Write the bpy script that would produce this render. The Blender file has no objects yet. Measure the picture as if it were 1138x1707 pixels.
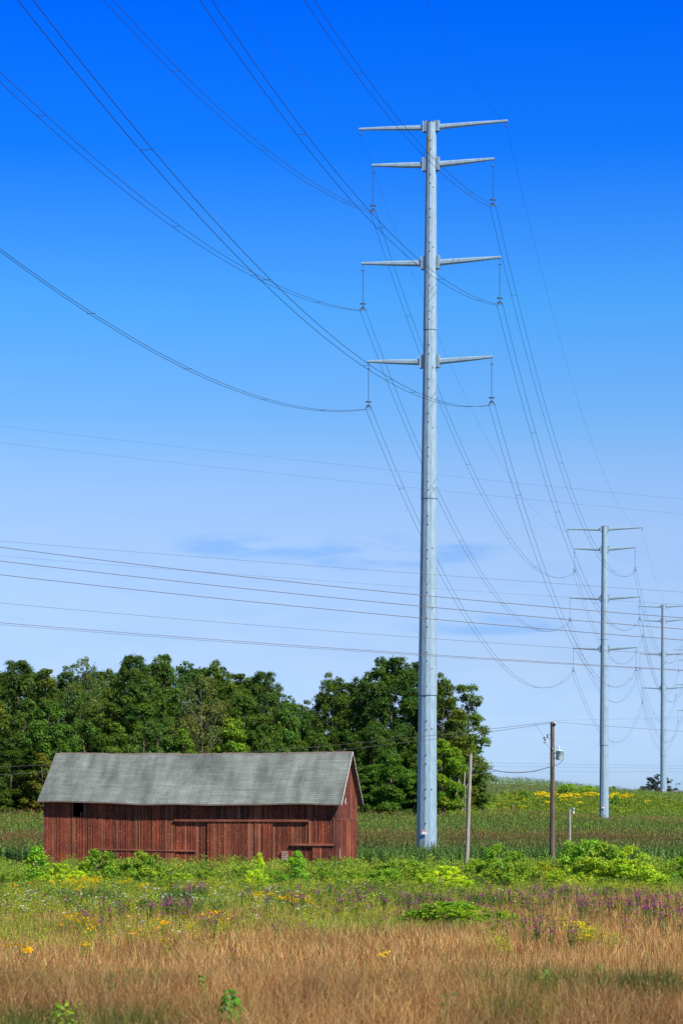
import bpy, math, random
import numpy as np
from mathutils import Vector, Matrix

R = math.radians
sc = bpy.context.scene
C = sc.collection

# ------------------------------------------------------------------ camera
F = 3850.0                     # focal length in photo pixels (photo 1138 x 1707), eye at the origin, looking along +Y
cam = bpy.data.cameras.new("camera")
cam.sensor_fit = 'VERTICAL'
cam.sensor_height = 36.0
cam.lens = F / 1707.0 * 36.0
cam.shift_y = 486.5 / 1707.0
cam.clip_start = 0.5
cam.clip_end = 12000
cam.dof.use_dof = True
cam.dof.focus_distance = 185
cam.dof.aperture_fstop = 4.5
cam_o = bpy.data.objects.new("camera", cam)
cam_o.rotation_euler = (R(90), 0, 0)
C.objects.link(cam_o)
sc.camera = cam_o

# ------------------------------------------------------------------ sky and sun
SUN_EL, SUN_AZ = R(46), math.atan2(.70, -.71)     # azimuth clockwise from +Y: the sun is behind the camera, to the right
world = bpy.data.worlds.new("World")
sc.world = world
world.use_nodes = True
wt = world.node_tree
wt.nodes.clear()
W = wt.nodes.new
def wl(a, b): wt.links.new(a, b)
sky = W('ShaderNodeTexSky'); sky.sky_type = 'NISHITA'; sky.sun_disc = False
sky.sun_elevation = SUN_EL; sky.sun_rotation = SUN_AZ
sky.air_density = 1.0; sky.dust_density = 0.3; sky.ozone_density = 2.0
tc = W('ShaderNodeTexCoord')
sep = W('ShaderNodeSeparateXYZ'); wl(tc.outputs['Generated'], sep.inputs[0])
# ramp tints the sky: it deepens to a strong blue with height
ramp = W('ShaderNodeValToRGB'); wl(sep.outputs['Z'], ramp.inputs[0])
SKYRAMP = [(0.0, (.49, .75, 1.40)), (.016, (.53, .75, 1.39)), (.062, (.64, .735, 1.11)), (.114, (.75, .825, 1.10)), (.145, (.66, .84, 1.14)), (.164, (.49, .82, 1.19)), (.213, (.25, .80, 1.37)), (.272, (.03, .52, 1.58)), (.33, (.0, .41, 1.76)), (.42, (.05, .20, .62)), (1.0, (.26, .30, .42))]  # last stops, above the view, darkened to dim the ambient light
e = ramp.color_ramp.elements
while len(e) < len(SKYRAMP): e.new(.5)
for i, (p, c) in enumerate(SKYRAMP):
    e[i].position = p; e[i].color = (*c, 1)
mul = W('ShaderNodeMix'); mul.data_type = 'RGBA'; mul.blend_type = 'MULTIPLY'; mul.inputs[0].default_value = 1
wl(sky.outputs[0], mul.inputs[6]); wl(ramp.outputs[0], mul.inputs[7])
# thin wisps low over the horizon, slightly bluer than the milky air
mp = W('ShaderNodeMapping'); mp.inputs['Scale'].default_value = (30, 30, 130); wl(tc.outputs['Generated'], mp.inputs[0])
nz = W('ShaderNodeTexNoise'); nz.inputs['Scale'].default_value = 1.0; nz.inputs['Detail'].default_value = 5; wl(mp.outputs[0], nz.inputs[0])
cr = W('ShaderNodeMapRange'); cr.inputs[1].default_value = .50; cr.inputs[2].default_value = .66; wl(nz.outputs[0], cr.inputs[0])
band = W('ShaderNodeMapRange'); band.inputs[1].default_value = .125; band.inputs[2].default_value = .105; wl(sep.outputs['Z'], band.inputs[0])
def vmath(op, a, b):
    n_ = W('ShaderNodeMath'); n_.operation = op
    for i_, v_ in enumerate((a, b)):
        if isinstance(v_, (int, float)): n_.inputs[i_].default_value = v_
        else: wl(v_, n_.inputs[i_])
    return n_.outputs[0]
def bank(x0, z0, wx, wz):
    a_ = vmath('POWER', vmath('ABSOLUTE', vmath('MULTIPLY', vmath('SUBTRACT', sep.outputs['X'], x0), 1 / wx), 0), 2)
    b_ = vmath('POWER', vmath('ABSOLUTE', vmath('MULTIPLY', vmath('SUBTRACT', sep.outputs['Z'], z0), 1 / wz), 0), 2)
    return vmath('MAXIMUM', vmath('SUBTRACT', 1.0, vmath('ADD', a_, b_)), 0.0)
banks = vmath('ADD', vmath('ADD', bank(-.045, .111, .035, .006), bank(.012, .108, .045, .009)), vmath('ADD', bank(.055, .108, .022, .005), bank(.06, .077, .04, .005)))
banks = vmath('ADD', banks, vmath('MULTIPLY', band.outputs[0], .12))
nz2 = vmath('MULTIPLY', vmath('MAXIMUM', vmath('SUBTRACT', nz.outputs[0], .40), 0.0), 6.0)
mm = W('ShaderNodeMath'); mm.operation = 'MULTIPLY'; mm.use_clamp = True; wl(nz2, mm.inputs[0]); wl(banks, mm.inputs[1])
mm2 = W('ShaderNodeMath'); mm2.operation = 'MULTIPLY'; wl(mm.outputs[0], mm2.inputs[0]); mm2.inputs[1].default_value = .75
cl = W('ShaderNodeMix'); cl.data_type = 'RGBA'; cl.blend_type = 'MULTIPLY'
wl(mm2.outputs[0], cl.inputs[0]); wl(mul.outputs[2], cl.inputs[6]); cl.inputs[7].default_value = (.60, .80, .99, 1)
bg = W('ShaderNodeBackground'); bg.inputs[1].default_value = 0.092
wl(cl.outputs[2], bg.inputs[0])
wo = W('ShaderNodeOutputWorld'); wl(bg.outputs[0], wo.inputs[0])

sun = bpy.data.lights.new("sun", 'SUN'); sun.energy = 5.0; sun.angle = R(.55); sun.color = (1, .95, .87)
sun_o = bpy.data.objects.new("sun", sun); C.objects.link(sun_o)
sdir = Vector((math.sin(SUN_AZ) * math.cos(SUN_EL), math.cos(SUN_AZ) * math.cos(SUN_EL), math.sin(SUN_EL)))
sun_o.rotation_euler = sdir.to_track_quat('Z', 'Y').to_euler()
sun_o.location = (60, -60, 90)

sc.view_settings.view_transform = 'Standard'
sc.view_settings.look = 'None'
sc.view_settings.exposure = 0.5
sc.view_settings.gamma = 1.0
try:
    sc.cycles.max_bounces = 6; sc.cycles.transparent_max_bounces = 4; sc.cycles.sample_clamp_indirect = 3; sc.cycles.sample_clamp_direct = 12
except Exception: pass

# ------------------------------------------------------------------ helpers
rng = np.random.default_rng(7)

def mesh_obj(name, V, Fq, mat, parent=None, col=None, smooth=False):
    """V (n,3); Fq list/array of faces (quads array, or ragged list); ONE object"""
    me = bpy.data.meshes.new(name)
    V = np.asarray(V, dtype=np.float32)
    if isinstance(Fq, np.ndarray):
        n, k = Fq.shape
        me.vertices.add(len(V)); me.vertices.foreach_set('co', V.ravel())
        me.loops.add(n * k); me.loops.foreach_set('vertex_index', Fq.astype(np.int32).ravel())
        me.polygons.add(n)
        me.polygons.foreach_set('loop_start', np.arange(0, n * k, k, dtype=np.int32))
    else:
        me.from_pydata(V.tolist(), [], Fq)
    me.update(calc_edges=True)
    if col is not None:
        at = me.color_attributes.new('Col', 'FLOAT_COLOR', 'POINT')
        c4 = np.ones((len(V), 4), dtype=np.float32); c4[:, :3] = col
        at.data.foreach_set('color', c4.ravel())
    if smooth:
        me.polygons.foreach_set('use_smooth', np.ones(len(me.polygons), dtype=bool))
    me.materials.append(mat)
    o = bpy.data.objects.new(name, me); C.objects.link(o)
    if parent: o.parent = parent
    return o

def quads_obj(name, Q, mat, parent=None, col=None):
    """Q (n,4,3) loose quads, col (n,3)"""
    n = len(Q)
    c = np.repeat(col, 4, axis=0) if col is not None else None
    return mesh_obj(name, Q.reshape(-1, 3), np.arange(n * 4).reshape(n, 4), mat, parent, c)

class MB:
    def __init__(s): s.v = []; s.f = []; s.c = []; s.cur = (1, 1, 1)
    def add(s, V, Fs):
        b = len(s.v); s.v += [tuple(map(float, p)) for p in V]; s.f += [tuple(b + i for i in f) for f in Fs]; s.c += [s.cur] * len(V)
    def box(s, x0, x1, y0, y1, z0, z1):
        s.add([(x0, y0, z0), (x1, y0, z0), (x1, y1, z0), (x0, y1, z0), (x0, y0, z1), (x1, y0, z1), (x1, y1, z1), (x0, y1, z1)],
              [(0, 3, 2, 1), (4, 5, 6, 7), (0, 1, 5, 4), (1, 2, 6, 5), (2, 3, 7, 6), (3, 0, 4, 7)])
    def tube(s, pts, rad, n=8, cap=True, rot=0.0):
        pts = [Vector(p) for p in pts]
        if not hasattr(rad, '__len__'): rad = [rad] * len(pts)
        V = []
        for i, p in enumerate(pts):
            t = (pts[min(i + 1, len(pts) - 1)] - pts[max(i - 1, 0)]).normalized()
            up = Vector((0, 0, 1)) if abs(t.z) < .95 else Vector((0, 1, 0))
            a = t.cross(up).normalized(); b = t.cross(a).normalized()
            for k in range(n):
                th = rot + 2 * math.pi * k / n
                V.append(p + (a * math.cos(th) + b * math.sin(th)) * rad[i])
        Fs = []
        for i in range(len(pts) - 1):
            for k in range(n):
                k2 = (k + 1) % n
                Fs.append((i * n + k, i * n + k2, (i + 1) * n + k2, (i + 1) * n + k))
        if cap:
            Fs.append(tuple(range(n))[::-1]); Fs.append(tuple(range((len(pts) - 1) * n, len(pts) * n)))
        s.add(V, Fs)
    def lathe(s, cx, cy, prof, n=16, rot=0.0):
        V = []
        for r, z in prof:
            for k in range(n):
                th = rot + 2 * math.pi * k / n
                V.append((cx + r * math.cos(th), cy + r * math.sin(th), z))
        m = len(prof); Fs = []
        for i in range(m - 1):
            for k in range(n):
                k2 = (k + 1) % n
                Fs.append((i * n + k, i * n + k2, (i + 1) * n + k2, (i + 1) * n + k))
        Fs.append(tuple(range(n))[::-1]); Fs.append(tuple(range((m - 1) * n, m * n)))
        s.add(V, Fs)
    def torus(s, c, Rr, r, n=16, m=6):
        V = []
        for i in range(n):
            a = 2 * math.pi * i / n
            for j in range(m):
                b = 2 * math.pi * j / m
                V.append((c[0] + (Rr + r * math.cos(b)) * math.cos(a), c[1] + (Rr + r * math.cos(b)) * math.sin(a), c[2] + r * math.sin(b)))
        s.add(V, [(i * m + j, ((i + 1) % n) * m + j, ((i + 1) % n) * m + (j + 1) % m, i * m + (j + 1) % m) for i in range(n) for j in range(m)])
    def build(s, name, mat, parent=None, smooth=False, col=False):
        return mesh_obj(name, np.array(s.v), s.f, mat, parent, np.array(s.c) if col else None, smooth)

def tag(o, label=None, cat=None, group=None, kind=None):
    if label: o['label'] = label
    if cat: o['category'] = cat
    if group: o['group'] = group
    if kind: o['kind'] = kind
    return o
def empty(name, loc=(0, 0, 0), rz=0, label=None, cat=None, group=None):
    o = bpy.data.objects.new(name, None); C.objects.link(o)
    o.location = loc; o.rotation_euler = (0, 0, rz); o.empty_display_size = .5
    return tag(o, label, cat, group)
def copy_tree(o, parent=None):
    c = o.copy(); C.objects.link(c); c.parent = parent
    for ch in list(o.children): copy_tree(ch, c)
    return c

# ------------------------------------------------------------------ materials
def mat(name):
    m = bpy.data.materials.new(name); m.use_nodes = True
    nt = m.node_tree; p = nt.nodes['Principled BSDF']
    return m, nt, p
def simple(name, col, rough=.6, metal=0.0, nscale=8, amt=.25, coord='Object', stretch=(1, 1, 1)):
    m, nt, p = mat(name)
    N = nt.nodes.new; L = nt.links.new
    t = N('ShaderNodeTexCoord'); mpn = N('ShaderNodeMapping'); mpn.inputs['Scale'].default_value = stretch; L(t.outputs[coord], mpn.inputs[0])
    n = N('ShaderNodeTexNoise'); n.inputs['Scale'].default_value = nscale; n.inputs['Detail'].default_value = 4; L(mpn.outputs[0], n.inputs[0])
    r = N('ShaderNodeMapRange'); r.inputs[1].default_value = .3; r.inputs[2].default_value = .7
    r.inputs[3].default_value = 1 - amt; r.inputs[4].default_value = 1 + amt; L(n.outputs[0], r.inputs[0])
    v = N('ShaderNodeVectorMath'); v.operation = 'SCALE'; v.inputs[0].default_value = col; L(r.outputs[0], v.inputs['Scale'])
    L(v.outputs[0], p.inputs['Base Color'])
    p.inputs['Roughness'].default_value = rough; p.inputs['Metallic'].default_value = metal
    return m
def foliage(name, rough=.55, trans=.45, gain=1.0, spec=.3, sat=1.0):
    """leaf colour from the mesh, hue tint from the object's colour"""
    m, nt, p = mat(name)
    N = nt.nodes.new; L = nt.links.new
    a = N('ShaderNodeAttribute'); a.attribute_name = 'Col'
    oi = N('ShaderNodeObjectInfo')
    x = N('ShaderNodeMix'); x.data_type = 'RGBA'; x.blend_type = 'MULTIPLY'; x.inputs[0].default_value = 1
    L(a.outputs['Color'], x.inputs[6]); L(oi.outputs['Color'], x.inputs[7])
    L(x.outputs[2], p.inputs['Base Color'])
    p.inputs['Roughness'].default_value = rough; p.inputs['Specular IOR Level'].default_value = spec
    tr = N('ShaderNodeBsdfTranslucent'); L(x.outputs[2], tr.inputs[0])
    ms = N('ShaderNodeMixShader'); ms.inputs[0].default_value = trans
    L(p.outputs[0], ms.inputs[1]); L(tr.outputs[0], ms.inputs[2])
    L(ms.outputs[0], nt.nodes['Material Output'].inputs[0])
    return m

M_leaf = foliage('leaf')
M_corn = foliage('corn_leaf', rough=.45, trans=.25, spec=.35)
M_grass = foliage('grass_blade', rough=.6, trans=.25, spec=.2)
M_petal = foliage('petal', rough=.7, trans=.3, spec=.1)
M_bark = simple('bark', (.13, .105, .08), .9, nscale=3, amt=.4, stretch=(2, 2, .4))
M_galv = simple('galvanised_steel', (.285, .405, .475), .5, .15, nscale=5.0, amt=.16, stretch=(1, 1, .25))
M_galv_dark = simple('dark_bolt_steel', (.08, .095, .11), .6, .3)
M_wire = simple('aluminium_wire', (.055, .08, .12), .8, 0)
for _n in M_wire.node_tree.nodes:
    if _n.type == 'BSDF_PRINCIPLED': _n.inputs['Specular IOR Level'].default_value = 0; _n.inputs['Roughness'].default_value = 1
M_wire_b = simple('weathered_wire', (.17, .14, .13), .6, .2)
M_ins = simple('grey_polymer', (.07, .12, .2), .7)
M_pole_d = simple('creosoted_wood', (.13, .095, .068), .9, nscale=5, amt=.45, stretch=(3, 3, .25))
M_pole_l = simple('weathered_grey_wood', (.30, .27, .225), .9, nscale=5, amt=.3, stretch=(3, 3, .25))
M_can = simple('painted_tank', (.50, .60, .60), .4)
M_porc = simple('porcelain', (.65, .66, .66), .3)
M_sign = simple('white_sign_face', (.85, .82, .82), .5, amt=.03)
M_red = simple('red_sign_band', (.65, .10, .08), .5, amt=.03)
M_yel = simple('yellow_plate', (.75, .52, .10), .5, amt=.05)
M_ink = simple('dark_ink', (.04, .03, .03), .7)
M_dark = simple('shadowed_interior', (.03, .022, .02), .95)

# ------------------------------------------------------------------ terrain
TY = np.array([-200, 6, 14, 22, 31, 36, 50, 70, 90, 130, 188, 250, 330, 394, 430, 470, 510, 540, 590, 640, 800, 1200, 6000.])
TX = np.array([-60, 0, 25, 40, 60, 80, 110.])
COMMON = [-1.7, -1.7, -2.45, -2.5, -2.45, -3.4, -5.5, -6.05, -6.05, -5.85, -5.5]
FAR = [  # rows: Y=250.. ; columns: TX
    [-4.3, -4.3, -4.4, -4.7, -4.9, -5.0, -5.0],
    [-2.4, -2.4, -2.6, -3.7, -4.4, -4.6, -4.6],
    [-1.0, -1.0, -2.8, -4.0, -4.3, -4.4, -4.4],
    [0.0, 0.0, -2.5, -2.6, -2.6, -3.0, -3.4],
    [.5, .8, 1.8, 1.8, 1.4, -1.0, -1.5],
    [1.0, 2.0, 4.4, 4.8, 2.0, .7, .4],
    [1.0, 2.0, 4.0, 4.3, 1.9, 1.0, .7],
    [0.0, 0.0, 1.6, 1.8, 1.5, 1.3, 1.1],
    [-2., -1., 0.0, 0.3, .6, 1.0, 1.0],
    [-6., -6., -5., -5., -5., -5., -5.],
    [-12.] * 7, [-12.] * 7]
TZ = np.array([[c] * 7 for c in COMMON] + FAR)
# resample on a fine grid and smooth along both axes
_fy = np.concatenate([np.arange(-40, 700, 4.0), [720, 760, 800, 900, 1200, 2000, 6000]])
_fx = np.arange(-100, 161, 5.0)
def _lin(x, y):
    x = np.clip(x, TX[0], TX[-1]); 
    iy = np.clip(np.searchsorted(TY, y) - 1, 0, len(TY) - 2); ix = np.clip(np.searchsorted(TX, x) - 1, 0, len(TX) - 2)
    fy = (y - TY[iy]) / (TY[iy + 1] - TY[iy]); fx = (x - TX[ix]) / (TX[ix + 1] - TX[ix])
    return (TZ[iy, ix] * (1 - fy) * (1 - fx) + TZ[iy + 1, ix] * fy * (1 - fx) + TZ[iy, ix + 1] * (1 - fy) * fx + TZ[iy + 1, ix + 1] * fy * fx)
_G = _lin(*[a.ravel() for a in np.meshgrid(_fx, _fy)]).reshape(len(_fy), len(_fx))
_k = np.array([1, 2, 1.]) / 4
for _ in range(3):
    P = np.pad(_G, ((0, 0), (1, 1)), mode='edge'); _G = P[:, :-2] * .25 + P[:, 1:-1] * .5 + P[:, 2:] * .25
for _ in range(1):
    P = np.pad(_G, ((1, 1), (0, 0)), mode='edge'); _G = P[:-2] * .2 + P[1:-1] * .6 + P[2:] * .2
def ground(x, y):
    x = np.asarray(x, float); y = np.asarray(y, float)
    xc = np.clip(x, _fx[0], _fx[-1]); yc = np.clip(y, _fy[0], _fy[-1])
    iy = np.clip(np.searchsorted(_fy, yc, side='right') - 1, 0, len(_fy) - 2); ix = np.clip(np.searchsorted(_fx, xc, side='right') - 1, 0, len(_fx) - 2)
    fy = (yc - _fy[iy]) / (_fy[iy + 1] - _fy[iy]); fx = (xc - _fx[ix]) / (_fx[ix + 1] - _fx[ix])
    z = (_G[iy, ix] * (1 - fy) * (1 - fx) + _G[iy + 1, ix] * fy * (1 - fx) + _G[iy, ix + 1] * (1 - fy) * fx + _G[iy + 1, ix + 1] * fy * fx)
    return z + .07 * np.sin(x * .45 + 1.3) * np.sin(y * .31) + .03 * np.sin(x * 1.7) * np.cos(y * 1.3 + x)
def px(u, D): return (u - 569.0) / F * D
def find_D(u, y, h, d0=60, d1=200):
    """distance at which a plant of height h on the ground would reach photo row y"""
    D = np.linspace(d0, d1, 400)
    yy = 1340 - (ground(px(u, D), D) + h) * F / D
    return float(D[np.argmin(np.abs(yy - y))])

def fbm(x, y, s, seed=0, oct=3):
    r = np.random.default_rng(seed); out = np.zeros_like(np.asarray(x, float)); a = 1.0; tot = 0
    for o in range(oct):
        acc = 0
        for k in range(5):
            th = r.uniform(0, 2 * math.pi); ph = r.uniform(0, 6.28); f = r.uniform(.7, 1.4) / s * (2 ** o) * 2
            acc = acc + np.sin((x * math.cos(th) + y * math.sin(th)) * f + ph)
        out += a * acc / 5; tot += a; a *= .6
    return out / tot * 1.6        # about -1..1

# ground sheet: fine near, reaching the horizon
gx = np.concatenate([[-6000, -2500, -1000, -500, -250], np.arange(-130, 191, 4.0), [300, 600, 1200, 2500, 6000]])
gy = np.concatenate([[-300, -150, -60], np.arange(-20, 60, 1.5), np.arange(60, 700, 4.0), [750, 800, 900, 1200, 2000, 6000]])
GX, GY = np.meshgrid(gx, gy)
GZ = ground(GX, GY)
nx, ny = len(gx), len(gy)
ii = np.arange(nx * ny).reshape(ny, nx)
faces = np.stack([ii[:-1, :-1], ii[:-1, 1:], ii[1:, 1:], ii[1:, :-1]], -1).reshape(-1, 4)
m, nt, p = mat('field_soil')
N = nt.nodes.new; L = nt.links.new
t = N('ShaderNodeTexCoord'); n1 = N('ShaderNodeTexNoise'); n1.inputs['Scale'].default_value = .35; n1.inputs['Detail'].default_value = 8; L(t.outputs['Object'], n1.inputs[0])
rp = N('ShaderNodeValToRGB'); L(n1.outputs[0], rp.inputs[0])
rp.color_ramp.elements[0].position = .35; rp.color_ramp.elements[0].color = (.045, .06, .018, 1)
rp.color_ramp.elements[1].position = .65; rp.color_ramp.elements[1].color = (.13, .10, .05, 1)
L(rp.outputs[0], p.inputs['Base Color']); p.inputs['Roughness'].default_value = 1
g = mesh_obj('ground', np.stack([GX, GY, GZ], -1).reshape(-1, 3), faces, m, smooth=True)
tag(g, kind='structure', label='gently rising farm field ground under grass and corn')

# ------------------------------------------------------------------ steel towers and their wires
LD = Vector((.189, .982, 0)).normalized()          # the line's direction
AD = Vector((LD.y, -LD.x, 0))                      # the arms' direction
RZ = math.atan2(AD.y, AD.x)
def make_tower(T, label, detail):
    x, y = T['x'], T['y']; zb = float(ground(x, y)) - .2
    top = T['top']; rb, rt = T['rb'], T['rt']
    lean = T.get('lean', 0.0)
    root = empty('transmission_tower', (x, y, zb), RZ, label, 'power pylon', 'steel power pylons marching over the fields')
    H = top - zb
    def cx(z): return lean * z / H
    def rad(z): return rb + (rt - rb) * (z / H)
    # pole: four slip-jointed twelve-sided sections, each upper one sleeved over the lower
    joints = [0] + [j - zb for j in T['joints']] + [H]
    mb = MB(); n = 12; rings = []
    for i in range(len(joints) - 1):
        ov = .045 if i else 0
        rings += [(joints[i], rad(joints[i]) + ov), (joints[i + 1], rad(joints[i + 1]) + (.02 if i else 0))]
    V = []
    for z, r_ in rings:
        for k in range(n):
            th = 2 * math.pi * (k + .5) / n - RZ + .05
            V.append((cx(z) + r_ * math.cos(th), r_ * math.sin(th), z))
    Fs = []
    for i in range(len(rings) - 1):
        for k in range(n):
            k2 = (k + 1) % n; Fs.append((i * n + k, i * n + k2, (i + 1) * n + k2, (i + 1) * n + k))
    Fs.append(tuple(range((len(rings) - 1) * n, len(rings) * n)))
    mb.add(V, Fs)
    pole = mb.build('pole', M_galv, root)
    for j in joints[1:-1]:
        jb = MB(); jb.lathe(cx(j), 0, [(rad(j) + .047, j - .035), (rad(j) + .047, j + .005)], 12, math.pi / 12 - RZ + .05)
        jb.build('joint_seam', M_galv_dark, pole)
    cap = MB(); cap.lathe(cx(H), 0, [(rad(H) + .03, H + .002), (rad(H) + .03, H + .05), (rad(H) * .6, H + .09)], 12)
    cap.build('pole_cap', M_galv_dark, pole)
    if detail >= 2:
        # step bolts in pairs along two facets that face the road
        for fac, z0, st in ((-1.72 - RZ, 3.0, 2.95), (-1.13 - RZ, 1.5, 5.2)):
            z = z0
            while z < H - 1:
                for dz in ((0, .75) if fac < -1.3 - RZ else (0,)):
                    r_ = rad(z + dz) + .02
                    px_, py_ = cx(z) + (r_ - .02) * math.cos(fac), (r_ - .02) * math.sin(fac)
                    sb = MB(); sb.tube([(px_, py_, z + dz), (px_ + .06 * math.cos(fac), py_ + .06 * math.sin(fac), z + dz)], .055, 6); sb.build('step_bolt', M_galv_dark, root)
                z += st
    if detail >= 1:
        # warning sign
        a = T.get('sign_a', -1.80) - RZ; zs = T['sign'] - zb
        r_ = rad(zs) + .12
        s = MB(); c, sn = math.cos(a), math.sin(a)
        def plate(mb, w, h, z, off, th=.012):
            o = Vector((cx(z) + (r_ + off) * c, (r_ + off) * sn, z)); tt = Vector((-sn, c, 0)); nn = Vector((c, sn, 0))
            pts = []
            for k in (0, 1):
                for (i_, j_) in ((-1, -1), (1, -1), (1, 1), (-1, 1)):
                    pts.append(o + tt * (i_ * w / 2) + Vector((0, 0, j_ * h / 2)) + nn * (k * th))
            mb.add(pts, [(0, 3, 2, 1), (4, 5, 6, 7), (0, 1, 5, 4), (1, 2, 6, 5), (2, 3, 7, 6), (3, 0, 4, 7)])
        plate(s, .44, .36, zs, 0); so = s.build('warning_sign', M_sign, root)
        b = MB(); plate(b, .42, .08, zs + .12, .016, .004); b.build('sign_band', M_red, so)
        b = MB(); o = Vector((cx(zs) + (r_ - .16) * c, (r_ - .16) * sn, zs)); b.tube([o, o + Vector((c, sn, 0)) * .17], .03, 6); b.build('sign_bracket', M_galv_dark, so)
    if detail >= 2:
        # tower number: a vertical strip of small yellow plates with worn dark characters
        a = -2.25 - RZ
        for k in range(8):
            zs = H - 1.25 - k * .18
            r_ = rad(zs) - .005
            s = MB(); c, sn = math.cos(a), math.sin(a)
            plate(s, .15, .165, zs, .02); so = s.build('number_plate', M_yel, root)
            b = MB(); rr = random.Random(k * 5 + 1)
            for _ in range(1):
                plate(b, rr.choice((.05, .09)), rr.choice((.05, .09)), zs + rr.uniform(-.02, .02), .036 + .003 * _, .002)
            b.build('number_mark', M_ink, so)
    # arms
    hooks = []
    for ai, (za, hl, hr, dp) in enumerate(T['arms']):
        z = za - zb
        for sgn, ln in ((-1, hl), (1, hr)):
            r_ = rad(z)
            mb = MB(); x0 = sgn * (r_ + .30) + cx(z); x1 = sgn * ln + cx(z)
            rise = .10
            secs = [(x0, .02, dp, .17), (x0 + (x1 - x0) * .5, .02 + rise * .6, dp * .78, .13), (x1, rise, .20, .085)]
            V = []
            for (sx, zt, d_, w_) in secs:
                zc = z + zt
                V += [(sx, -w_ * .55, zc), (sx, w_ * .55, zc), (sx, w_, zc - d_ * .25), (sx, w_, zc - d_ * .75), (sx, w_ * .55, zc - d_), (sx, -w_ * .55, zc - d_), (sx, -w_, zc - d_ * .75), (sx, -w_, zc - d_ * .25)]
            Fs = [(i * 8 + k, i * 8 + (k + 1) % 8, (i + 1) * 8 + (k + 1) % 8, (i + 1) * 8 + k) for i in range(2) for k in range(8)]
            Fs += [tuple(range(8))[::-1], tuple(range(16, 24))]
            mb.add(V, Fs)
            arm = mb.build('arm', M_galv, root)
            # bolted bracket: a base plate, two cheeks and the flange
            br = MB(); hb = .74 if ai else .62; zt = z + .42 - (.05 if ai else .1)
            xa, xb = sorted((sgn * (r_ - .10) + cx(z), sgn * (r_ + .24) + cx(z)))
            br.box(xa, xb, -.26, -.22, zt - 2 * hb + .35, zt); br.box(xa, xb, .22, .26, zt - 2 * hb + .35, zt)
            xc, xd = sorted((sgn * (r_ + .24) + cx(z), sgn * (r_ + .30) + cx(z)))
            br.box(xc, xd, -.27, .27, zt - 2 * hb + .33, zt + .02)
            bo = br.build('bracket', M_galv, root)
            if detail >= 2:
                for q in range(8):
                    bb = MB()
                    zq = zt - 2 * hb + .47 + q * .13
                    xm = (xa + xb) / 2 + sgn * .04
                    bb.tube([(xm, -.26, zq), (xm, -.30, zq)], .032, 6)
                    bb.build('bracket_bolt', M_galv_dark, bo)
            tipw = root_mat(root) @ Vector((x1 - sgn * .12, 0, z + rise - .2))
            if ai == 0:
                h = MB(); tip = Vector((x1 - sgn * .12, 0, z + rise - .2))
                h.tube([tip, tip - Vector((0, 0, .35))], .03, 5); h.tube([tip - Vector((.10, 0, .35)), tip - Vector((-.10, 0, .35))], .05, 5)
                h.build('ground_wire_clamp', M_ins, root)
                hooks.append(tipw - Vector((0, 0, .38)))
            else:
                tip = Vector((x1 - sgn * .12, 0, z + rise - .2))
                ins = MB(); ins.tube([tip, tip - Vector((0, 0, .45))], .022, 6)
                prof = [(.022, tip.z - .45)]; zz = tip.z - .5
                nsh = 36 if detail >= 2 else 12
                for q in range(nsh):
                    prof += [(.024, zz), (.046, zz - .01), (.024, zz - .035)]; zz -= 2.95 / nsh
                prof += [(.03, tip.z - 3.5)]
                ins.lathe(tip.x, tip.y, prof[::-1], 8)
                ino = ins.build('insulator', M_ins, root)
                rg = MB(); rg.torus((tip.x, 0, tip.z - .52), .14, .018, 12, 5); rg.build('upper_ring', M_ins, ino)
                rg = MB(); rg.torus((tip.x, 0, tip.z - 3.42), .25, .03, 16, 6)
                rg.tube([(tip.x - .27, 0, tip.z - 3.42), (tip.x + .27, 0, tip.z - 3.42)], .02, 5)
                rg.build('corona_ring', M_ins, ino)
                yk = MB(); yz = tip.z - 3.95
                yk.tube([(tip.x, 0, tip.z - 3.5), (tip.x, 0, yz + .28)], .03, 6)
                V = [(tip.x - .07, -.02, yz + .28), (tip.x + .07, -.02, yz + .28), (tip.x + .27, -.02, yz + .06), (tip.x + .27, -.02, yz - .02), (tip.x, -.02, yz + .08), (tip.x - .27, -.02, yz - .02), (tip.x - .27, -.02, yz + .06)]
                V2 = [(a_, .02, c_) for a_, b_, c_ in V]
                yk.add(V + V2, [tuple(range(7)), tuple(range(13, 6, -1))] + [(k, (k + 1) % 7, 7 + (k + 1) % 7, 7 + k) for k in range(7)])
                for q in (-.25, .25): yk.tube([(tip.x + q, -.16, yz - .10), (tip.x + q, 0, yz - .04), (tip.x + q, .16, yz - .10)], .035, 6)
                yk.build('yoke_plate', M_ins, ino)
                hooks.append(tipw - Vector((0, 0, 4.02)))
    T['hooks'] = hooks
    return root
def root_mat(r): return Matrix.Translation(r.location) @ Matrix.Rotation(r.rotation_euler[2], 4, 'Z')

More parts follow.
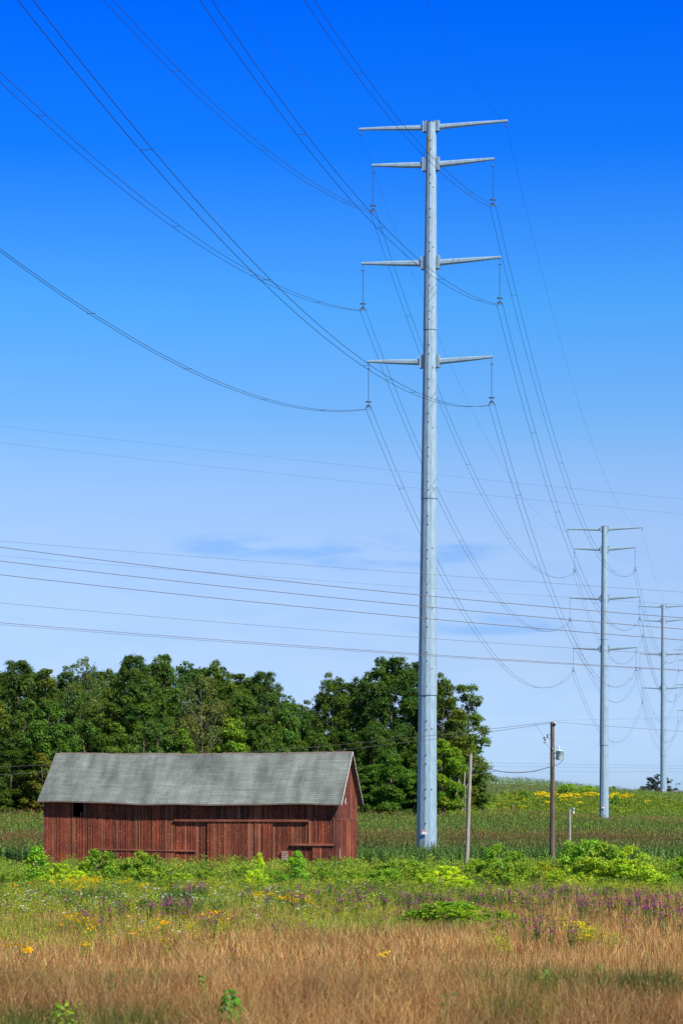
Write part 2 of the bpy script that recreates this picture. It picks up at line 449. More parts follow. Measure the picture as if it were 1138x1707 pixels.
TW = [
    dict(x=7.35, y=200, top=58.95, rb=.90, rt=.42, lean=.42, joints=[9.4, 26.4, 41.0], sign=-2.45,
         arms=[(58.75, 6.35, 6.65, .42), (55.55, 5.2, 5.5, .50), (47.05, 6.05, 6.15, .50), (38.5, 5.5, 5.5, .50)]),
    dict(x=44.7, y=394, top=47.3, rb=.82, rt=.46, lean=.12, joints=[10, 28], sign=-.6,
         arms=[(47.0, 6.4, 6.5, .42), (43.65, 5.2, 5.3, .5), (35.25, 6.0, 6.1, .5), (26.65, 5.4, 5.5, .5)]),
    dict(x=80.6, y=579, top=49.8, rb=.85, rt=.48, lean=0, joints=[12, 30], sign=3.4,
         arms=[(49.6, 6.4, 6.5, .42), (46.1, 5.2, 5.3, .5), (37.7, 6.0, 6.1, .5), (29.2, 5.4, 5.5, .5)]),
    dict(x=117.3, y=770, top=51.8, rb=.85, rt=.48, lean=0, joints=[12, 30], sign=3.4,
         arms=[(51.5, 6.4, 6.5, .42), (48.1, 5.2, 5.3, .5), (39.9, 6.0, 6.1, .5), (31.3, 5.4, 5.5, .5)]),
]
TL = ['tall galvanised steel monopole pylon behind the red barn, nearest of the row',
      'galvanised steel pylon with eight arms standing in the corn, second of the row',
      'distant steel pylon on the crest of the corn field in front of the round tree',
      'farthest steel pylon at the right edge of the picture, only its left arm tips showing']
for i, T in enumerate(TW):
    make_tower(T, TL[i], (2, 1, 1, 0)[i])
    bpy.context.view_layer.update()
# the pylon beside the photographer is out of frame; only its hook points are needed
T0 = Vector((-30.0, 6.0, 0))
def hk(dx, z): return T0 + AD * dx + Vector((0, 0, z))
H0 = [hk(-6.3, 63.2), hk(6.5, 63.2), hk(-5.2, 56.0), hk(5.3, 56.0), hk(-6.0, 47.4), hk(6.0, 47.4), hk(-5.4, 38.8), hk(5.4, 38.8)]
ends = [H0] + [T['hooks'] for T in TW]
def strip_tube(pts, r, n=5):
    """thin tube arrays for a wire"""
    P = np.array(pts, float); t = np.gradient(P, axis=0); t /= np.linalg.norm(t, axis=1)[:, None]
    a = np.cross(t, [0, 0, 1.0]); a /= np.linalg.norm(a, axis=1)[:, None]; b = np.cross(t, a)
    th = np.arange(n) * 2 * math.pi / n
    V = P[:, None, :] + r * (a[:, None, :] * np.cos(th)[None, :, None] + b[:, None, :] * np.sin(th)[None, :, None])
    m_ = len(P); i = np.arange(m_ - 1)[:, None] * n; k = np.arange(n)[None, :]; k2 = (k + 1) % n
    Fq = np.stack([i + k, i + k2, i + n + k2, i + n + k], -1).reshape(-1, 4)
    return V.reshape(-1, 3), Fq
def span(A, B, sag, n=60, off=Vector((0, 0, 0))):
    return [A.lerp(B, t) + off - Vector((0, 0, 4 * sag * t * (1 - t))) for t in np.linspace(0, 1, n)]
WHERE = ['arriving overhead at the nearest pylon', 'from nearest to second pylon', 'from second to third pylon', 'from third to farthest pylon']
ARM = ['top left', 'top right', 'upper left', 'upper right', 'middle left', 'middle right', 'lowest left', 'lowest right']
for s in range(4):
    for k in range(8):
        A, B = ends[s][k], ends[s + 1][k]
        if k < 2:
            V, Fq = strip_tube(span(A, B, 7.8), .008)
            o = mesh_obj('ground_wire', V, Fq, M_wire)
            tag(o, f'thin single ground wire {WHERE[s]}, {ARM[k]} arm', 'wire', 'ground wires strung between the pylons')
            continue
        root = empty('conductor_pair', A, 0, f'twin conductor wires {WHERE[s]}, {ARM[k]} arm', 'power line', 'twin conductors strung between the pylons')
        rad_w = (.0165, .016, .017, .017)[s]
        for q in (-.25, .25):
            pts = span(A - A, B - A, 10.8, off=AD * q)
            if s == 0 and k == 6:      # this bundle has rolled a little in the wind
                pts = [p_ - Vector((0, 0, q * 1.0 * math.sin(math.pi * i_ / (len(pts) - 1)))) for i_, p_ in enumerate(pts)]
            V, Fq = strip_tube(pts, rad_w)
            mesh_obj('conductor', V, Fq, M_wire, root)
        nsp = 5
        rr = random.Random(s * 10 + k)
        for j in range(nsp):
            t = (j + rr.uniform(.3, .7)) / nsp
            if s == 0: t = .40 + .58 * t
            if s == 0 and t > .97: continue
            Pm = (B - A) * t - Vector((0, 0, 4 * 10.8 * t * (1 - t)))
            mb = MB(); mb.tube([Pm - AD * .27, Pm + AD * .27], .018 if s else .014, 6)
            mb.build('spacer', M_wire, root)

# crossing lines: long spans between poles out of frame on both sides
def cross_wire(name, pts_uy, D, r, m_, label, group, Dslope=0.0, cat='wire', u0=-900, u1=2000):
    us = np.array([p_[0] for p_ in pts_uy], float); ys = np.array([p_[1] for p_ in pts_uy], float)
    co = np.polyfit(us, ys, 2 if len(us) > 2 else 1)
    u = np.linspace(u0, u1, 60); Dd = D + Dslope * (u - 569) / 1000
    pts = np.stack([px(u, Dd), Dd, (1340 - np.polyval(co, u)) * Dd / F], -1)
    V, Fq = strip_tube(pts, r); o = mesh_obj(name, V, Fq, m_)
    return tag(o, label, cat, group)
gC = 'wires crossing the sky in front of the pylons'
cross_wire('power_line', [(0, 912), (400, 960.5), (740, 996), (1138, 1030)], 118, .017, M_wire_b, 'dark wire crossing low in the sky, highest of the three dark ones', gC)
cross_wire('power_line', [(0, 935), (400, 980.5), (740, 1014), (1138, 1049)], 119, .017, M_wire_b, 'dark wire crossing low in the sky, middle of the three dark ones', gC)
cross_wire('power_line', [(0, 958), (400, 1001), (740, 1034), (1138, 1067)], 120, .017, M_wire_b, 'dark wire crossing low in the sky, lowest of the three dark ones', gC)
cross_wire('power_line', [(0, 902), (400, 933), (740, 960), (1138, 987)], 125, .008, M_wire_b, 'faint thin wire running just above the three dark crossing wires', gC)
cross_wire('power_line', [(0, 927), (400, 957), (740, 983), (1138, 1008)], 127, .0055, M_wire_b, 'very faint thin wire crossing among the three dark wires', gC)
cross_wire('power_line', [(0, 1005), (400, 1040), (740, 1066), (1138, 1092)], 121, .009, M_wire_b, 'thin lone wire crossing below the three dark wires', gC)
cross_wire('power_line', [(0, 1038), (400, 1069), (740, 1093), (1138, 1117)], 117, .012, M_wire_b, 'upper wire of the close pair just above the tree tops', gC)
cross_wire('power_line', [(0, 1041), (400, 1072), (740, 1095), (1138, 1118)], 117.4, .009, M_wire_b, 'lower wire of the close pair just above the tree tops', gC)
cross_wire('power_line', [(0, 710), (570, 775), (1138, 832)], 100, .003, M_wire, 'thin wire crossing the middle of the sky, upper of two', gC)
cross_wire('power_line', [(0, 738), (570, 801), (1138, 857)], 100, .003, M_wire, 'thin wire crossing the middle of the sky, lower of two', gC)
gF = 'very faint wires low over the corn field'
cross_wire('distant_wire', [(700, 1270), (1400, 1281)], 900, .028, M_wire, 'very faint wire low over the hill, upper of three', gF, u0=-300, u1=1600)
cross_wire('distant_wire', [(700, 1276), (1400, 1284)], 905, .028, M_wire, 'very faint wire low over the hill, middle of three', gF, u0=-300, u1=1600)
cross_wire('distant_wire', [(700, 1286), (1400, 1287)], 910, .028, M_wire, 'very faint wire low over the hill, lowest of three', gF, u0=-300, u1=1600)

# ------------------------------------------------------------------ red barn
TH = R(10.4)
BX, BY = -.28, 177.0
BZ = float(ground(-8, 181)) - .05
LB, WB = 23.4, 8.2
# barn frame: origin at the right front corner, +x to the LEFT end along the wall is negative x; local y into the barn
barn = empty('barn', (BX, BY, BZ), -TH, 'long weathered red plank barn with grey shingle roof beside the corn field', 'barn')
def bz(y_photo, D=179.0): return (1340 - y_photo) * D / F - BZ
EZ = bz(1339, 177.5) + .06
def s_of(u):
    """local x (negative to the left) on the front wall for photo column u"""
    k = (u - 569.0) / F; c_, s_ = math.cos(TH), math.sin(TH)
    # BX + x c = k (BY - x s)
    return (k * BY - BX) / (c_ + k * s_)

m, nt, p = mat('red_barn_boards')
N = nt.nodes.new; L = nt.links.new
a = N('ShaderNodeAttribute'); a.attribute_name = 'Col'
t = N('ShaderNodeTexCoord')
mpn = N('ShaderNodeMapping'); mpn.inputs['Scale'].default_value = (9, 9, .9); L(t.outputs['Object'], mpn.inputs[0])
n1 = N('ShaderNodeTexNoise'); n1.inputs['Scale'].default_value = 2.0; n1.inputs['Detail'].default_value = 7; n1.inputs['Roughness'].default_value = .7; L(mpn.outputs[0], n1.inputs[0])
r1 = N('ShaderNodeMapRange'); r1.inputs[1].default_value = .53; r1.inputs[2].default_value = .74; L(n1.outputs[0], r1.inputs[0])
mx = N('ShaderNodeMix'); mx.data_type = 'RGBA'; L(r1.outputs[0], mx.inputs[0]); L(a.outputs[0], mx.inputs[6]); mx.inputs[7].default_value = (.40, .17, .09, 1)
# knots and peeled spots
n2 = N('ShaderNodeTexNoise'); n2.inputs['Scale'].default_value = 9; n2.inputs['Detail'].default_value = 5
mp2 = N('ShaderNodeMapping'); mp2.inputs['Scale'].default_value = (1.6, 1.6, .8); L(t.outputs['Object'], mp2.inputs[0]); L(mp2.outputs[0], n2.inputs[0])
r2 = N('ShaderNodeMapRange'); r2.inputs[1].default_value = .63; r2.inputs[2].default_value = .69; L(n2.outputs[0], r2.inputs[0])
mx2 = N('ShaderNodeMix'); mx2.data_type = 'RGBA'; L(r2.outputs[0], mx2.inputs[0]); L(mx.outputs[2], mx2.inputs[6]); mx2.inputs[7].default_value = (.55, .28, .18, 1)
n3 = N('ShaderNodeTexNoise'); n3.inputs['Scale'].default_value = .6; n3.inputs['Detail'].default_value = 4; L(t.outputs['Object'], n3.inputs[0])
r3 = N('ShaderNodeMapRange'); r3.inputs[1].default_value = .35; r3.inputs[2].default_value = .65; r3.inputs[3].default_value = .58; r3.inputs[4].default_value = 1.0; L(n3.outputs[0], r3.inputs[0])
vm = N('ShaderNodeVectorMath'); vm.operation = 'SCALE'; L(mx2.outputs[2], vm.inputs[0]); L(r3.outputs[0], vm.inputs['Scale'])
# bare grey wood where rain splashes the foot of the boards
sz = N('ShaderNodeSeparateXYZ'); L(t.outputs['Object'], sz.inputs[0])
r4 = N('ShaderNodeMapRange'); r4.inputs[1].default_value = 1.1; r4.inputs[2].default_value = .35; L(sz.outputs[2], r4.inputs[0])
m4 = N('ShaderNodeMath'); m4.operation = 'MULTIPLY'; L(r4.outputs[0], m4.inputs[0]); L(n1.outputs[0], m4.inputs[1])
mx3 = N('ShaderNodeMix'); mx3.data_type = 'RGBA'; L(m4.outputs[0], mx3.inputs[0]); L(vm.outputs[0], mx3.inputs[6]); mx3.inputs[7].default_value = (.22, .17, .15, 1)
L(mx3.outputs[2], p.inputs['Base Color'])
p.inputs['Roughness'].default_value = .85
bp = N('ShaderNodeBump'); bp.inputs['Strength'].default_value = .5; bp.inputs['Distance'].default_value = .02; L(n1.outputs[0], bp.inputs['Height']); L(bp.outputs[0], p.inputs['Normal'])
M_barn = m

rb_ = random.Random(3)
def board_col():
    v = rb_.uniform(.55, 1.25)
    h = rb_.random()
    if h < .16: return (.33 * v, .11 * v, .05 * v)      # faded
    if h < .4: return (.12 * v, .021 * v, .006 * v)       # dark
    return (.24 * v, .042 * v, .013 * v)
def boards(mb, x0, x1, z0, ztop, ybase, depth=.03, w=.21, axis='x', gap=.022, battens=True, missing=(), jag=.03):
    x = x0
    while x < x1 - .02:
        ww = min(w * rb_.uniform(.75, 1.25), x1 - x)
        mb.cur = board_col()
        zt = min(ztop(x), ztop(x + ww)) if callable(ztop) else ztop
        zt0, zt1 = (ztop(x), ztop(x + ww)) if callable(ztop) else (ztop, ztop)
        off = rb_.uniform(0, .018); zb_ = z0 + rb_.uniform(-jag, jag) if jag else z0
        if not any(a_ <= (x + ww / 2) <= b_ for a_, b_ in missing):
            a0, a1, b0, b1 = x + gap / 2, x + ww - gap / 2, ybase - depth - off, ybase
            V = [(a0, b0, zb_), (a1, b0, zb_), (a1, b1, zb_), (a0, b1, zb_), (a0, b0, zt0), (a1, b0, zt1), (a1, b1, zt1), (a0, b1, zt0)]
            if axis == 'y': V = [(-q[1], q[0], q[2]) for q in V]
            mb.add(V, [(0, 3, 2, 1), (4, 5, 6, 7), (0, 1, 5, 4), (1, 2, 6, 5), (2, 3, 7, 6), (3, 0, 4, 7)])
            if battens and rb_.random() < .55:
                c = x + ww; b0 = ybase - depth - .045; mb.cur = tuple(min(1, k_ * rb_.uniform(.9, 1.6)) for k_ in board_col())
                V = [(c - .03, b0, zb_), (c + .025, b0, zb_), (c + .025, ybase - depth, zb_), (c - .03, ybase - depth, zb_), (c - .03, b0, zt), (c + .025, b0, zt), (c + .025, ybase - depth, zt), (c - .03, ybase - depth, zt)]
                if axis == 'y': V = [(-q[1], q[0], q[2]) for q in V]
                mb.add(V, [(0, 3, 2, 1), (4, 5, 6, 7), (0, 1, 5, 4), (1, 2, 6, 5), (2, 3, 7, 6), (3, 0, 4, 7)])
        x += ww
xL = s_of(74); xR = 0.0
wx0, wx1 = s_of(122), s_of(139.5)            # hay opening under the eave
wz0 = bz(1361.5, 181)
mb = MB()
boards(mb, xL, wx0, .0, EZ + .15, 0)
boards(mb, wx0, wx1, .0, wz0, 0, jag=0)
boards(mb, wx1, s_of(291), .0, EZ + .1, 0)
dz = bz(1369, 178)                            # the upper door track
boards(mb, s_of(291), s_of(514), dz, EZ + .1, 0, jag=0)
boards(mb, s_of(291), s_of(514), 0, dz - .01, .06, jag=0)
d2 = bz(1408, 177)
boards(mb, s_of(514), s_of(557), d2, EZ + .1, 0, jag=0)
boards(mb, s_of(557), xR, 0, EZ + .1, 0)
boards(mb, s_of(514), s_of(557), 0, d2 - .01, .06, jag=0)
mb.cur = (.16, .04, .03)
mb.box(xL - .02, xL + .13, -.07, .0, 0, EZ + .1)
mb.box(xR - .16, xR - .0, -.066, .0, 0, EZ + .05)
mb.build('front_wall', M_barn, barn, col=True)
# gable walls: outline follows the roof
RW = WB / 2; rise = 4.02; ov = .62          # half width, rise above wall head, eave overhang
ridge_z = bz(1253, 181.5) - .02
slope = (ridge_z - EZ) / (RW + .62)
def gtop(y): return EZ + .1 + slope * .62 + slope * (RW - abs(y - RW)) - .28
seam = bz(1366.5, 177)
mb = MB()
boards(mb, 0, WB, 0, seam, 0, axis='y', missing=((.35, .5),), w=.24, gap=.02)
boards(mb, .0, WB, seam + .05, gtop, -.02, axis='y', missing=((1.35, 1.5), (1.95, 2.1), (3.3, 3.55), (4.4, 4.55)), w=.26, battens=False, gap=.05)
mb.cur = (.2, .05, .04); mb.box(.03, .075, 0, WB, seam - .03, seam + .07)
go = mb.build('gable_wall', M_barn, barn, col=True); go['label'] = 'sunlit right gable wall with gaps between the upper boards'
mb = MB(); mb.cur = (.62, .55, .5)
mb.box(.055, .07, .62, .75, bz(1432, 177), bz(1415, 177))
mb.box(.055, .068, 3.1, 3.22, bz(1341, 178), bz(1330, 178)); mb.box(.055, .068, 2.62, 2.72, bz(1339, 178), bz(1333, 178))  # light showing through the upper gaps, put in as white pieces
mb.build('white_strip_and_gleam', simple('strip_and_gleam_white', (.75, .7, .66), .7), barn)
mb = MB()
mb.cur = (.12, .035, .03)
mb.box(xL - .04, xL, 0, WB, 0, EZ); mb.add([(xL, 0, EZ), (xL, WB, EZ), (xL, RW, ridge_z - .3), (xL - .04, 0, EZ), (xL - .04, WB, EZ), (xL - .04, RW, ridge_z - .3)], [(0, 1, 2), (5, 4, 3)])
mb.build('left_gable_wall', M_barn, barn, col=True)
mb = MB(); mb.cur = (.15, .04, .03); mb.box(xL, xR, WB - .04, WB, 0, EZ); mb.build('rear_wall', M_barn, barn, col=True)
# dark lining keeps the interior as dim as the closed barn is
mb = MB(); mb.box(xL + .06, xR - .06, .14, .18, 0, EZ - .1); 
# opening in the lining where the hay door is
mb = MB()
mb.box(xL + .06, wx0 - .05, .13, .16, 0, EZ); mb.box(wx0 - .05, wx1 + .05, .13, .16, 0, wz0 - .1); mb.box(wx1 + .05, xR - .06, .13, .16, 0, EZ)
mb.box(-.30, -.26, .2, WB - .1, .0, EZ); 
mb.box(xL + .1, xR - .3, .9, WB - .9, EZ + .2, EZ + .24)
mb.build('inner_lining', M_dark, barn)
# hay opening frame and stray board
mb = MB(); mb.cur = (.10, .03, .02)
mb.box(wx0 - .07, wx0, -.055, .1, wz0, EZ + .05); mb.box(wx1, wx1 + .07, -.055, .1, wz0, EZ + .05); mb.box(wx0, wx1, -.06, .1, wz0 - .08, wz0)
wf = mb.build('hay_opening_frame', M_barn, barn, col=True)
mb = MB(); mb.cur = (.4, .2, .15); mb.box(wx1 - .22, wx1 - .17, .0, .03, wz0, wz0 + .35); mb.build('broken_slat', M_barn, wf, col=True)
# sliding doors and tracks
def rail(u0, u1, y0, y1, h, name='door_track', d=.14, colr=(.17, .045, .02)):
    mb = MB(); mb.cur = colr
    xa, xb = s_of(u0), s_of(u1); za, zb_ = bz(y0, BY - (xa + xb) / 2 * math.sin(TH)), bz(y1, BY - (xa + xb) / 2 * math.sin(TH))
    V = [(xa, -d - .06, za), (xb, -d - .06, zb_), (xb, -.02, zb_), (xa, -.02, za), (xa, -d - .05, za + h), (xb, -d - .05, zb_ + h), (xb, -.02, zb_ + h + .05), (xa, -.02, za + h + .05)]
    mb.add(V, [(0, 3, 2, 1), (4, 5, 6, 7), (0, 1, 5, 4), (1, 2, 6, 5), (2, 3, 7, 6), (3, 0, 4, 7)])
    return mb.build(name, M_barn, barn, col=True)
rail(290.5, 514.5, 1369.5, 1370, .14)
rail(484, 557.5, 1410, 1410, .12, colr=(.2, .06, .03))
rail(167, 327, 1417.5, 1419.5, .07, name='wooden_rail', d=.05)
for (ua, ub, zt, dd) in ((346, 401, dz - .08, -.07), (401.4, 455, dz - .08, -.075), (521, 556.5, d2 - .12, -.05)):
    mb = MB(); boards(mb, s_of(ua), s_of(ub), .12, zt, dd, jag=0, w=.2)
    mb.build('sliding_door', M_barn, barn, col=True)
mb = MB(); mb.cur = (.36, .22, .18); mb.box(s_of(470), s_of(480), -.16, -.02, bz(1434, 178), bz(1418.5, 178))
for q in range(4): mb.cur = (.42, .27, .22); mb.box(s_of(469.7), s_of(480.3), -.18, -.16, bz(1433 - q * 3.6, 178), bz(1430.4 - q * 3.6, 178))
mb.build('hatch', M_barn, barn, col=True)
mb = MB(); mb.cur = (.3, .14, .1); mb.box(s_of(556.5), s_of(557.5), -.11, -.05, bz(1408, 177), bz(1364, 177)); mb.build('corner_trim', M_barn, barn, col=True)
mb = MB(); mb.cur = (.25, .09, .07); mb.box(xL - .05, xL + .22, -.2, -.075, bz(1424, 181), bz(1416, 181)); mb.build('wall_bracket', M_barn, barn, col=True)

# roof: two sagging slopes with courses of shingles
m, nt, p = mat('old_grey_shingles')
N = nt.nodes.new; L = nt.links.new
t = N('ShaderNodeTexCoord'); uvn = N('ShaderNodeUVMap')
br = N('ShaderNodeTexBrick'); br.inputs['Scale'].default_value = 1.0; br.inputs['Brick Width'].default_value = 1.3; br.inputs['Row Height'].default_value = .24
br.inputs['Mortar Size'].default_value = .02; br.inputs['Color1'].default_value = (.86, .88, .87, 1); br.inputs['Color2'].default_value = (1.18, 1.18, 1.18, 1); br.inputs['Mortar'].default_value = (.6, .6, .6, 1); br.inputs['Bias'].default_value = 0
L(t.outputs['UV'], br.inputs[0])
mpn = N('ShaderNodeMapping'); mpn.inputs['Scale'].default_value = (3.0, 12, 1); L(t.outputs['UV'], mpn.inputs[0])
n1 = N('ShaderNodeTexNoise'); n1.inputs['Scale'].default_value = 1.2; n1.inputs['Detail'].default_value = 8; n1.inputs['Roughness'].default_value = .75; L(mpn.outputs[0], n1.inputs[0])
mp2 = N('ShaderNodeMapping'); mp2.inputs['Scale'].default_value = (.9, .22, 1); mp2.inputs['Rotation'].default_value = (0, 0, .12); L(t.outputs['UV'], mp2.inputs[0])
n2 = N('ShaderNodeTexNoise'); n2.inputs['Scale'].default_value = 1.0; n2.inputs['Detail'].default_value = 4; L(mp2.outputs[0], n2.inputs[0])
rp = N('ShaderNodeValToRGB'); L(n2.outputs[0], rp.inputs[0])
rp.color_ramp.elements[0].position = .33; rp.color_ramp.elements[0].color = (.085, .098, .086, 1)
rp.color_ramp.elements[1].position = .66; rp.color_ramp.elements[1].color = (.185, .208, .185, 1)
r1 = N('ShaderNodeMapRange'); r1.inputs[1].default_value = .25; r1.inputs[2].default_value = .75; r1.inputs[3].default_value = .62; r1.inputs[4].default_value = 1.38; L(n1.outputs[0], r1.inputs[0])
v1 = N('ShaderNodeVectorMath'); v1.operation = 'SCALE'; L(rp.outputs[0], v1.inputs[0]); L(r1.outputs[0], v1.inputs['Scale'])
v2 = N('ShaderNodeVectorMath'); v2.operation = 'MULTIPLY'; L(v1.outputs[0], v2.inputs[0]); L(br.outputs[0], v2.inputs[1])
L(v2.outputs[0], p.inputs['Base Color']); p.inputs['Roughness'].default_value = .8
bp = N('ShaderNodeBump'); bp.inputs['Strength'].default_value = .6; bp.inputs['Distance'].default_value = .03; L(n1.outputs[0], bp.inputs['Height']); L(bp.outputs[0], p.inputs['Normal'])
M_roof = m
def roof_slope(side):
    ns, nr = 60, 40
    xa, xb = xL - .33, xR + .42
    V = []; UV = []; Fs = []
    for i in range(ns + 1):
        x = xa + (xb - xa) * i / ns; f = (x - xa) / (xb - xa)
        eave = EZ - .10 + .22 * (1 / (1 + math.exp((f - .30) * 22))) + .03 * math.sin(f * 17) - .03 * math.sin(f * 5)
        rid = ridge_z - .10 * math.sin(math.pi * f) + .025 * math.sin(f * 23)
        for j in range(nr + 1):
            g_ = j / nr; h = RW + .72
            y = RW - side * h * (1 - g_)
            z = eave + (rid - eave) * g_ - .10 * math.sin(math.pi * g_) * math.sin(math.pi * f) * .8 + .015 * math.sin(f * 31 + g_ * 9)
            z += .018 * ((j % 2) - .5)
            V.append((x, y, z)); UV.append((x - xa, g_ * 6.2))
    nt_ = len(V)
    V2 = [(x, y, z - .10) for x, y, z in V]
    for i in range(ns):
        for j in range(nr):
            a_ = i * (nr + 1) + j; b_ = a_ + nr + 1
            Fs.append((a_, b_, b_ + 1, a_ + 1) if side > 0 else (a_, a_ + 1, b_ + 1, b_))
    top_n = len(Fs)
    for i in range(ns):
        for j in range(nr):
            a_ = nt_ + i * (nr + 1) + j; b_ = a_ + nr + 1
            Fs.append((a_, a_ + 1, b_ + 1, b_) if side > 0 else (a_, b_, b_ + 1, a_ + 1))
    for i in range(ns):      # eave edge
        a_ = i * (nr + 1); b_ = a_ + nr + 1; Fs.append((a_, nt_ + a_, nt_ + b_, b_))
    for j in range(nr):      # rake edges
        for i in (0, ns):
            a_ = i * (nr + 1) + j; Fs.append((a_, a_ + 1, nt_ + a_ + 1, nt_ + a_))
    me = bpy.data.meshes.new('roof_slope'); me.from_pydata(V + V2, [], Fs); me.update()
    uvl = me.uv_layers.new(name='UVMap'); UVA = UV + UV
    for lp in me.loops: uvl.data[lp.index].uv = UVA[lp.vertex_index]
    me.materials.append(M_roof); me.materials.append(M_soffit)
    for pi in range(top_n, len(Fs)): me.polygons[pi].material_index = 1
    o = bpy.data.objects.new('roof_slope', me); C.objects.link(o); o.parent = barn
    return V, nr, ns
M_soffit = simple('old_roof_boards', (.16, .12, .10), .9, nscale=3)
VR, nr, ns = roof_slope(1)
VB, _, _ = roof_slope(-1)
M_rake = simple('bleached_rake_board', (.55, .50, .46), .8, nscale=6, amt=.4)
for Vx in (VR, VB):
    mb = MB(); base = ns * (nr + 1)
    rr = random.Random(5)
    for j in range(nr):
        a_, b_ = Vector(Vx[base + j]), Vector(Vx[base + j + 1])
        dx = .01 + rr.uniform(0, .03)
        mb.add([a_ + Vector((0.003, 0, .02)), b_ + Vector((0.003, 0, .02)), b_ + Vector((dx, 0, .02)), a_ + Vector((dx, 0, .02)), a_ + Vector((0.003, 0, -.12)), b_ + Vector((0.003, 0, -.12)), b_ + Vector((dx, 0, -.12)), a_ + Vector((dx, 0, -.12))],
               [(0, 1, 2, 3), (7, 6, 5, 4), (3, 2, 6, 7), (0, 3, 7, 4), (1, 5, 6, 2)])
    mb.build('rake_board', M_rake, barn)
mb = MB()
for i in range(ns):
    if (i * 7) % 11 == 0: continue
    a_, b_ = VR[i * (nr + 1) + nr], VR[(i + 1) * (nr + 1) + nr]
    mb.add([(a_[0], a_[1] - .1, a_[2] - .06), (b_[0] - .02, b_[1] - .1, b_[2] - .06), (b_[0] - .02, b_[1], b_[2] + .045), (a_[0], a_[1], a_[2] + .045), (a_[0], a_[1] + .1, a_[2] - .06), (b_[0] - .02, b_[1] + .1, b_[2] - .06)],
           [(0, 1, 2, 3), (3, 2, 5, 4)])
mb.build('ridge_cap', M_soffit, barn)

# ------------------------------------------------------------------ wooden poles near the barn
gP = None
def zy(y, D): return (1340 - y) * D / F
# tall utility pole with transformer
D = 190.0; X = px(920, D); zg = float(ground(X, D)) - .1; topz = zy(1203.5, D)
up = empty('utility_pole', (X, D, zg), 0, 'dark wooden utility pole with grey transformer can, right of the big pylon', 'utility pole', 'wooden poles at the field edge')
H = topz - zg
mb = MB(); mb.lathe(0, 0, [(.24, 0), (.23, 1.5), (.20, 4), (.185, 8), (.165, H - .1), (.15, H)], 12); upo = mb.build('pole', M_pole_d, up, smooth=False)
def rel(u, y, dy=0): return Vector((px(u, D + dy) - X, dy, zy(y, D + dy) - zg))
mb = MB(); c = rel(931.5, 1258, -.15)
zt = rel(0, 1251.5).z; zb_ = rel(0, 1267).z
mb.lathe(c.x, c.y, [(.26, zb_), (.275, zb_ + .03), (.275, zt - .05), (.30, zt - .04), (.30, zt), (.2, zt + .05), (.06, zt + .07)], 20)
tr = mb.build('transformer_can', M_can, up, smooth=True)
mb = MB(); mb.lathe(c.x - .03, c.y, [(.06, zt + .05), (.09, zt + .12), (.05, zt + .16), (.08, zt + .2), (.04, zt + .26), (.07, zt + .30), (.02, zt + .38), (.012, zt + .55)], 10); mb.build('bushing', M_porc, tr)
mb = MB(); mb.box(.1, c.x - .2, -.2, -.1, zt - .22, zt - .15); mb.box(.1, c.x - .2, -.2, -.1, zb_ + .12, zb_ + .2); mb.box(c.x + .24, c.x + .36, -.22, -.1, zt - .25, zt - .16); mb.build('mounting_lug', M_galv_dark, tr)
mb = MB(); q = rel(922.5, 1205, -.22); mb.lathe(q.x + .08, q.y, [(.05, q.z - .12), (.12, q.z - .05), (.13, q.z), (.05, q.z + .06)], 10); mb.build('pin_insulator', M_porc, up)
mb = MB(); q = rel(925.3, 1208.5, -.1); mb.tube([(.12, -.1, q.z), (q.x, -.1, q.z)], .09, 8); mb.build('side_insulator', M_galv_dark, up)
# fuse cutout on the left
mb = MB(); a1 = rel(914, 1230.5, -.05); a2 = rel(908, 1230, -.05)
mb.tube([(-.15, -.05, a1.z), a2], .018, 5); mb.tube([(-.15, -.05, a1.z + .27), (a1.x + .02, -.05, a1.z + .27)], .018, 5); mb.build('cutout_bracket', M_galv_dark, up)
mb = MB(); q0, q1 = rel(911.8, 1230.5, -.05), rel(911.8, 1223.8, -.05); mb.tube([q0, q1], .05, 8); mb.build('arrester', M_galv_dark, up)
mb = MB(); mb.tube([rel(904.5, 1227.5, -.05), rel(907, 1237.5, -.05)], .035, 8); mb.tube([rel(904.5, 1227.5, -.05), rel(907, 1226.6, -.05)], .025, 6); cu = mb.build('fuse_cutout', M_porc, up)
mb = MB(); mb.tube([rel(905.8, 1228, -.05), rel(908.3, 1235.5, -.05)], .06, 8); mb.tube([rel(905.5, 1237.8, -.05), rel(908, 1237.6, -.05)], .05, 8); mb.build('cutout_body', M_galv_dark, cu)
mb = MB(); mb.tube([rel(891, 1206, -.05), rel(897, 1215, -.05), rel(905, 1227, -.05)], .010, 4); mb.tube([rel(908, 1238, -.05), rel(912, 1243, -.08), rel(916.5, 1250, -.22), rel(926, 1245, -.25), rel(930.5, 1247, -.15)], .012, 4)
mb.build('jumper_wire', M_wire, up)
mb = MB(); mb.tube([rel(934.5, 1254, -.18), rel(938, 1257, -.2), rel(938, 1266, -.22), rel(933, 1272, -.24), rel(927, 1276, -.25), rel(921, 1277, -.26)], .022, 5); mb.build('drop_cable', M_ink, up)
mb = MB()
for yy in (1208, 1224, 1232, 1256, 1264, 1274, 1290): w0 = rel(915.5, yy, -.1); mb.tube([(w0.x - .08, -.1, w0.z), (-w0.x + .03, -.1, w0.z)], .012, 4)
mb.build('through_bolt', M_galv_dark, up)
mb = MB(); mb.box(-.03, .06, -.245, -.15, rel(0, 1246).z, rel(0, 1250).z); mb.box(.05, .07, -.24, -.19, 0.5, rel(0, 1278).z); mb.build('cable_guard', M_pole_l, up)
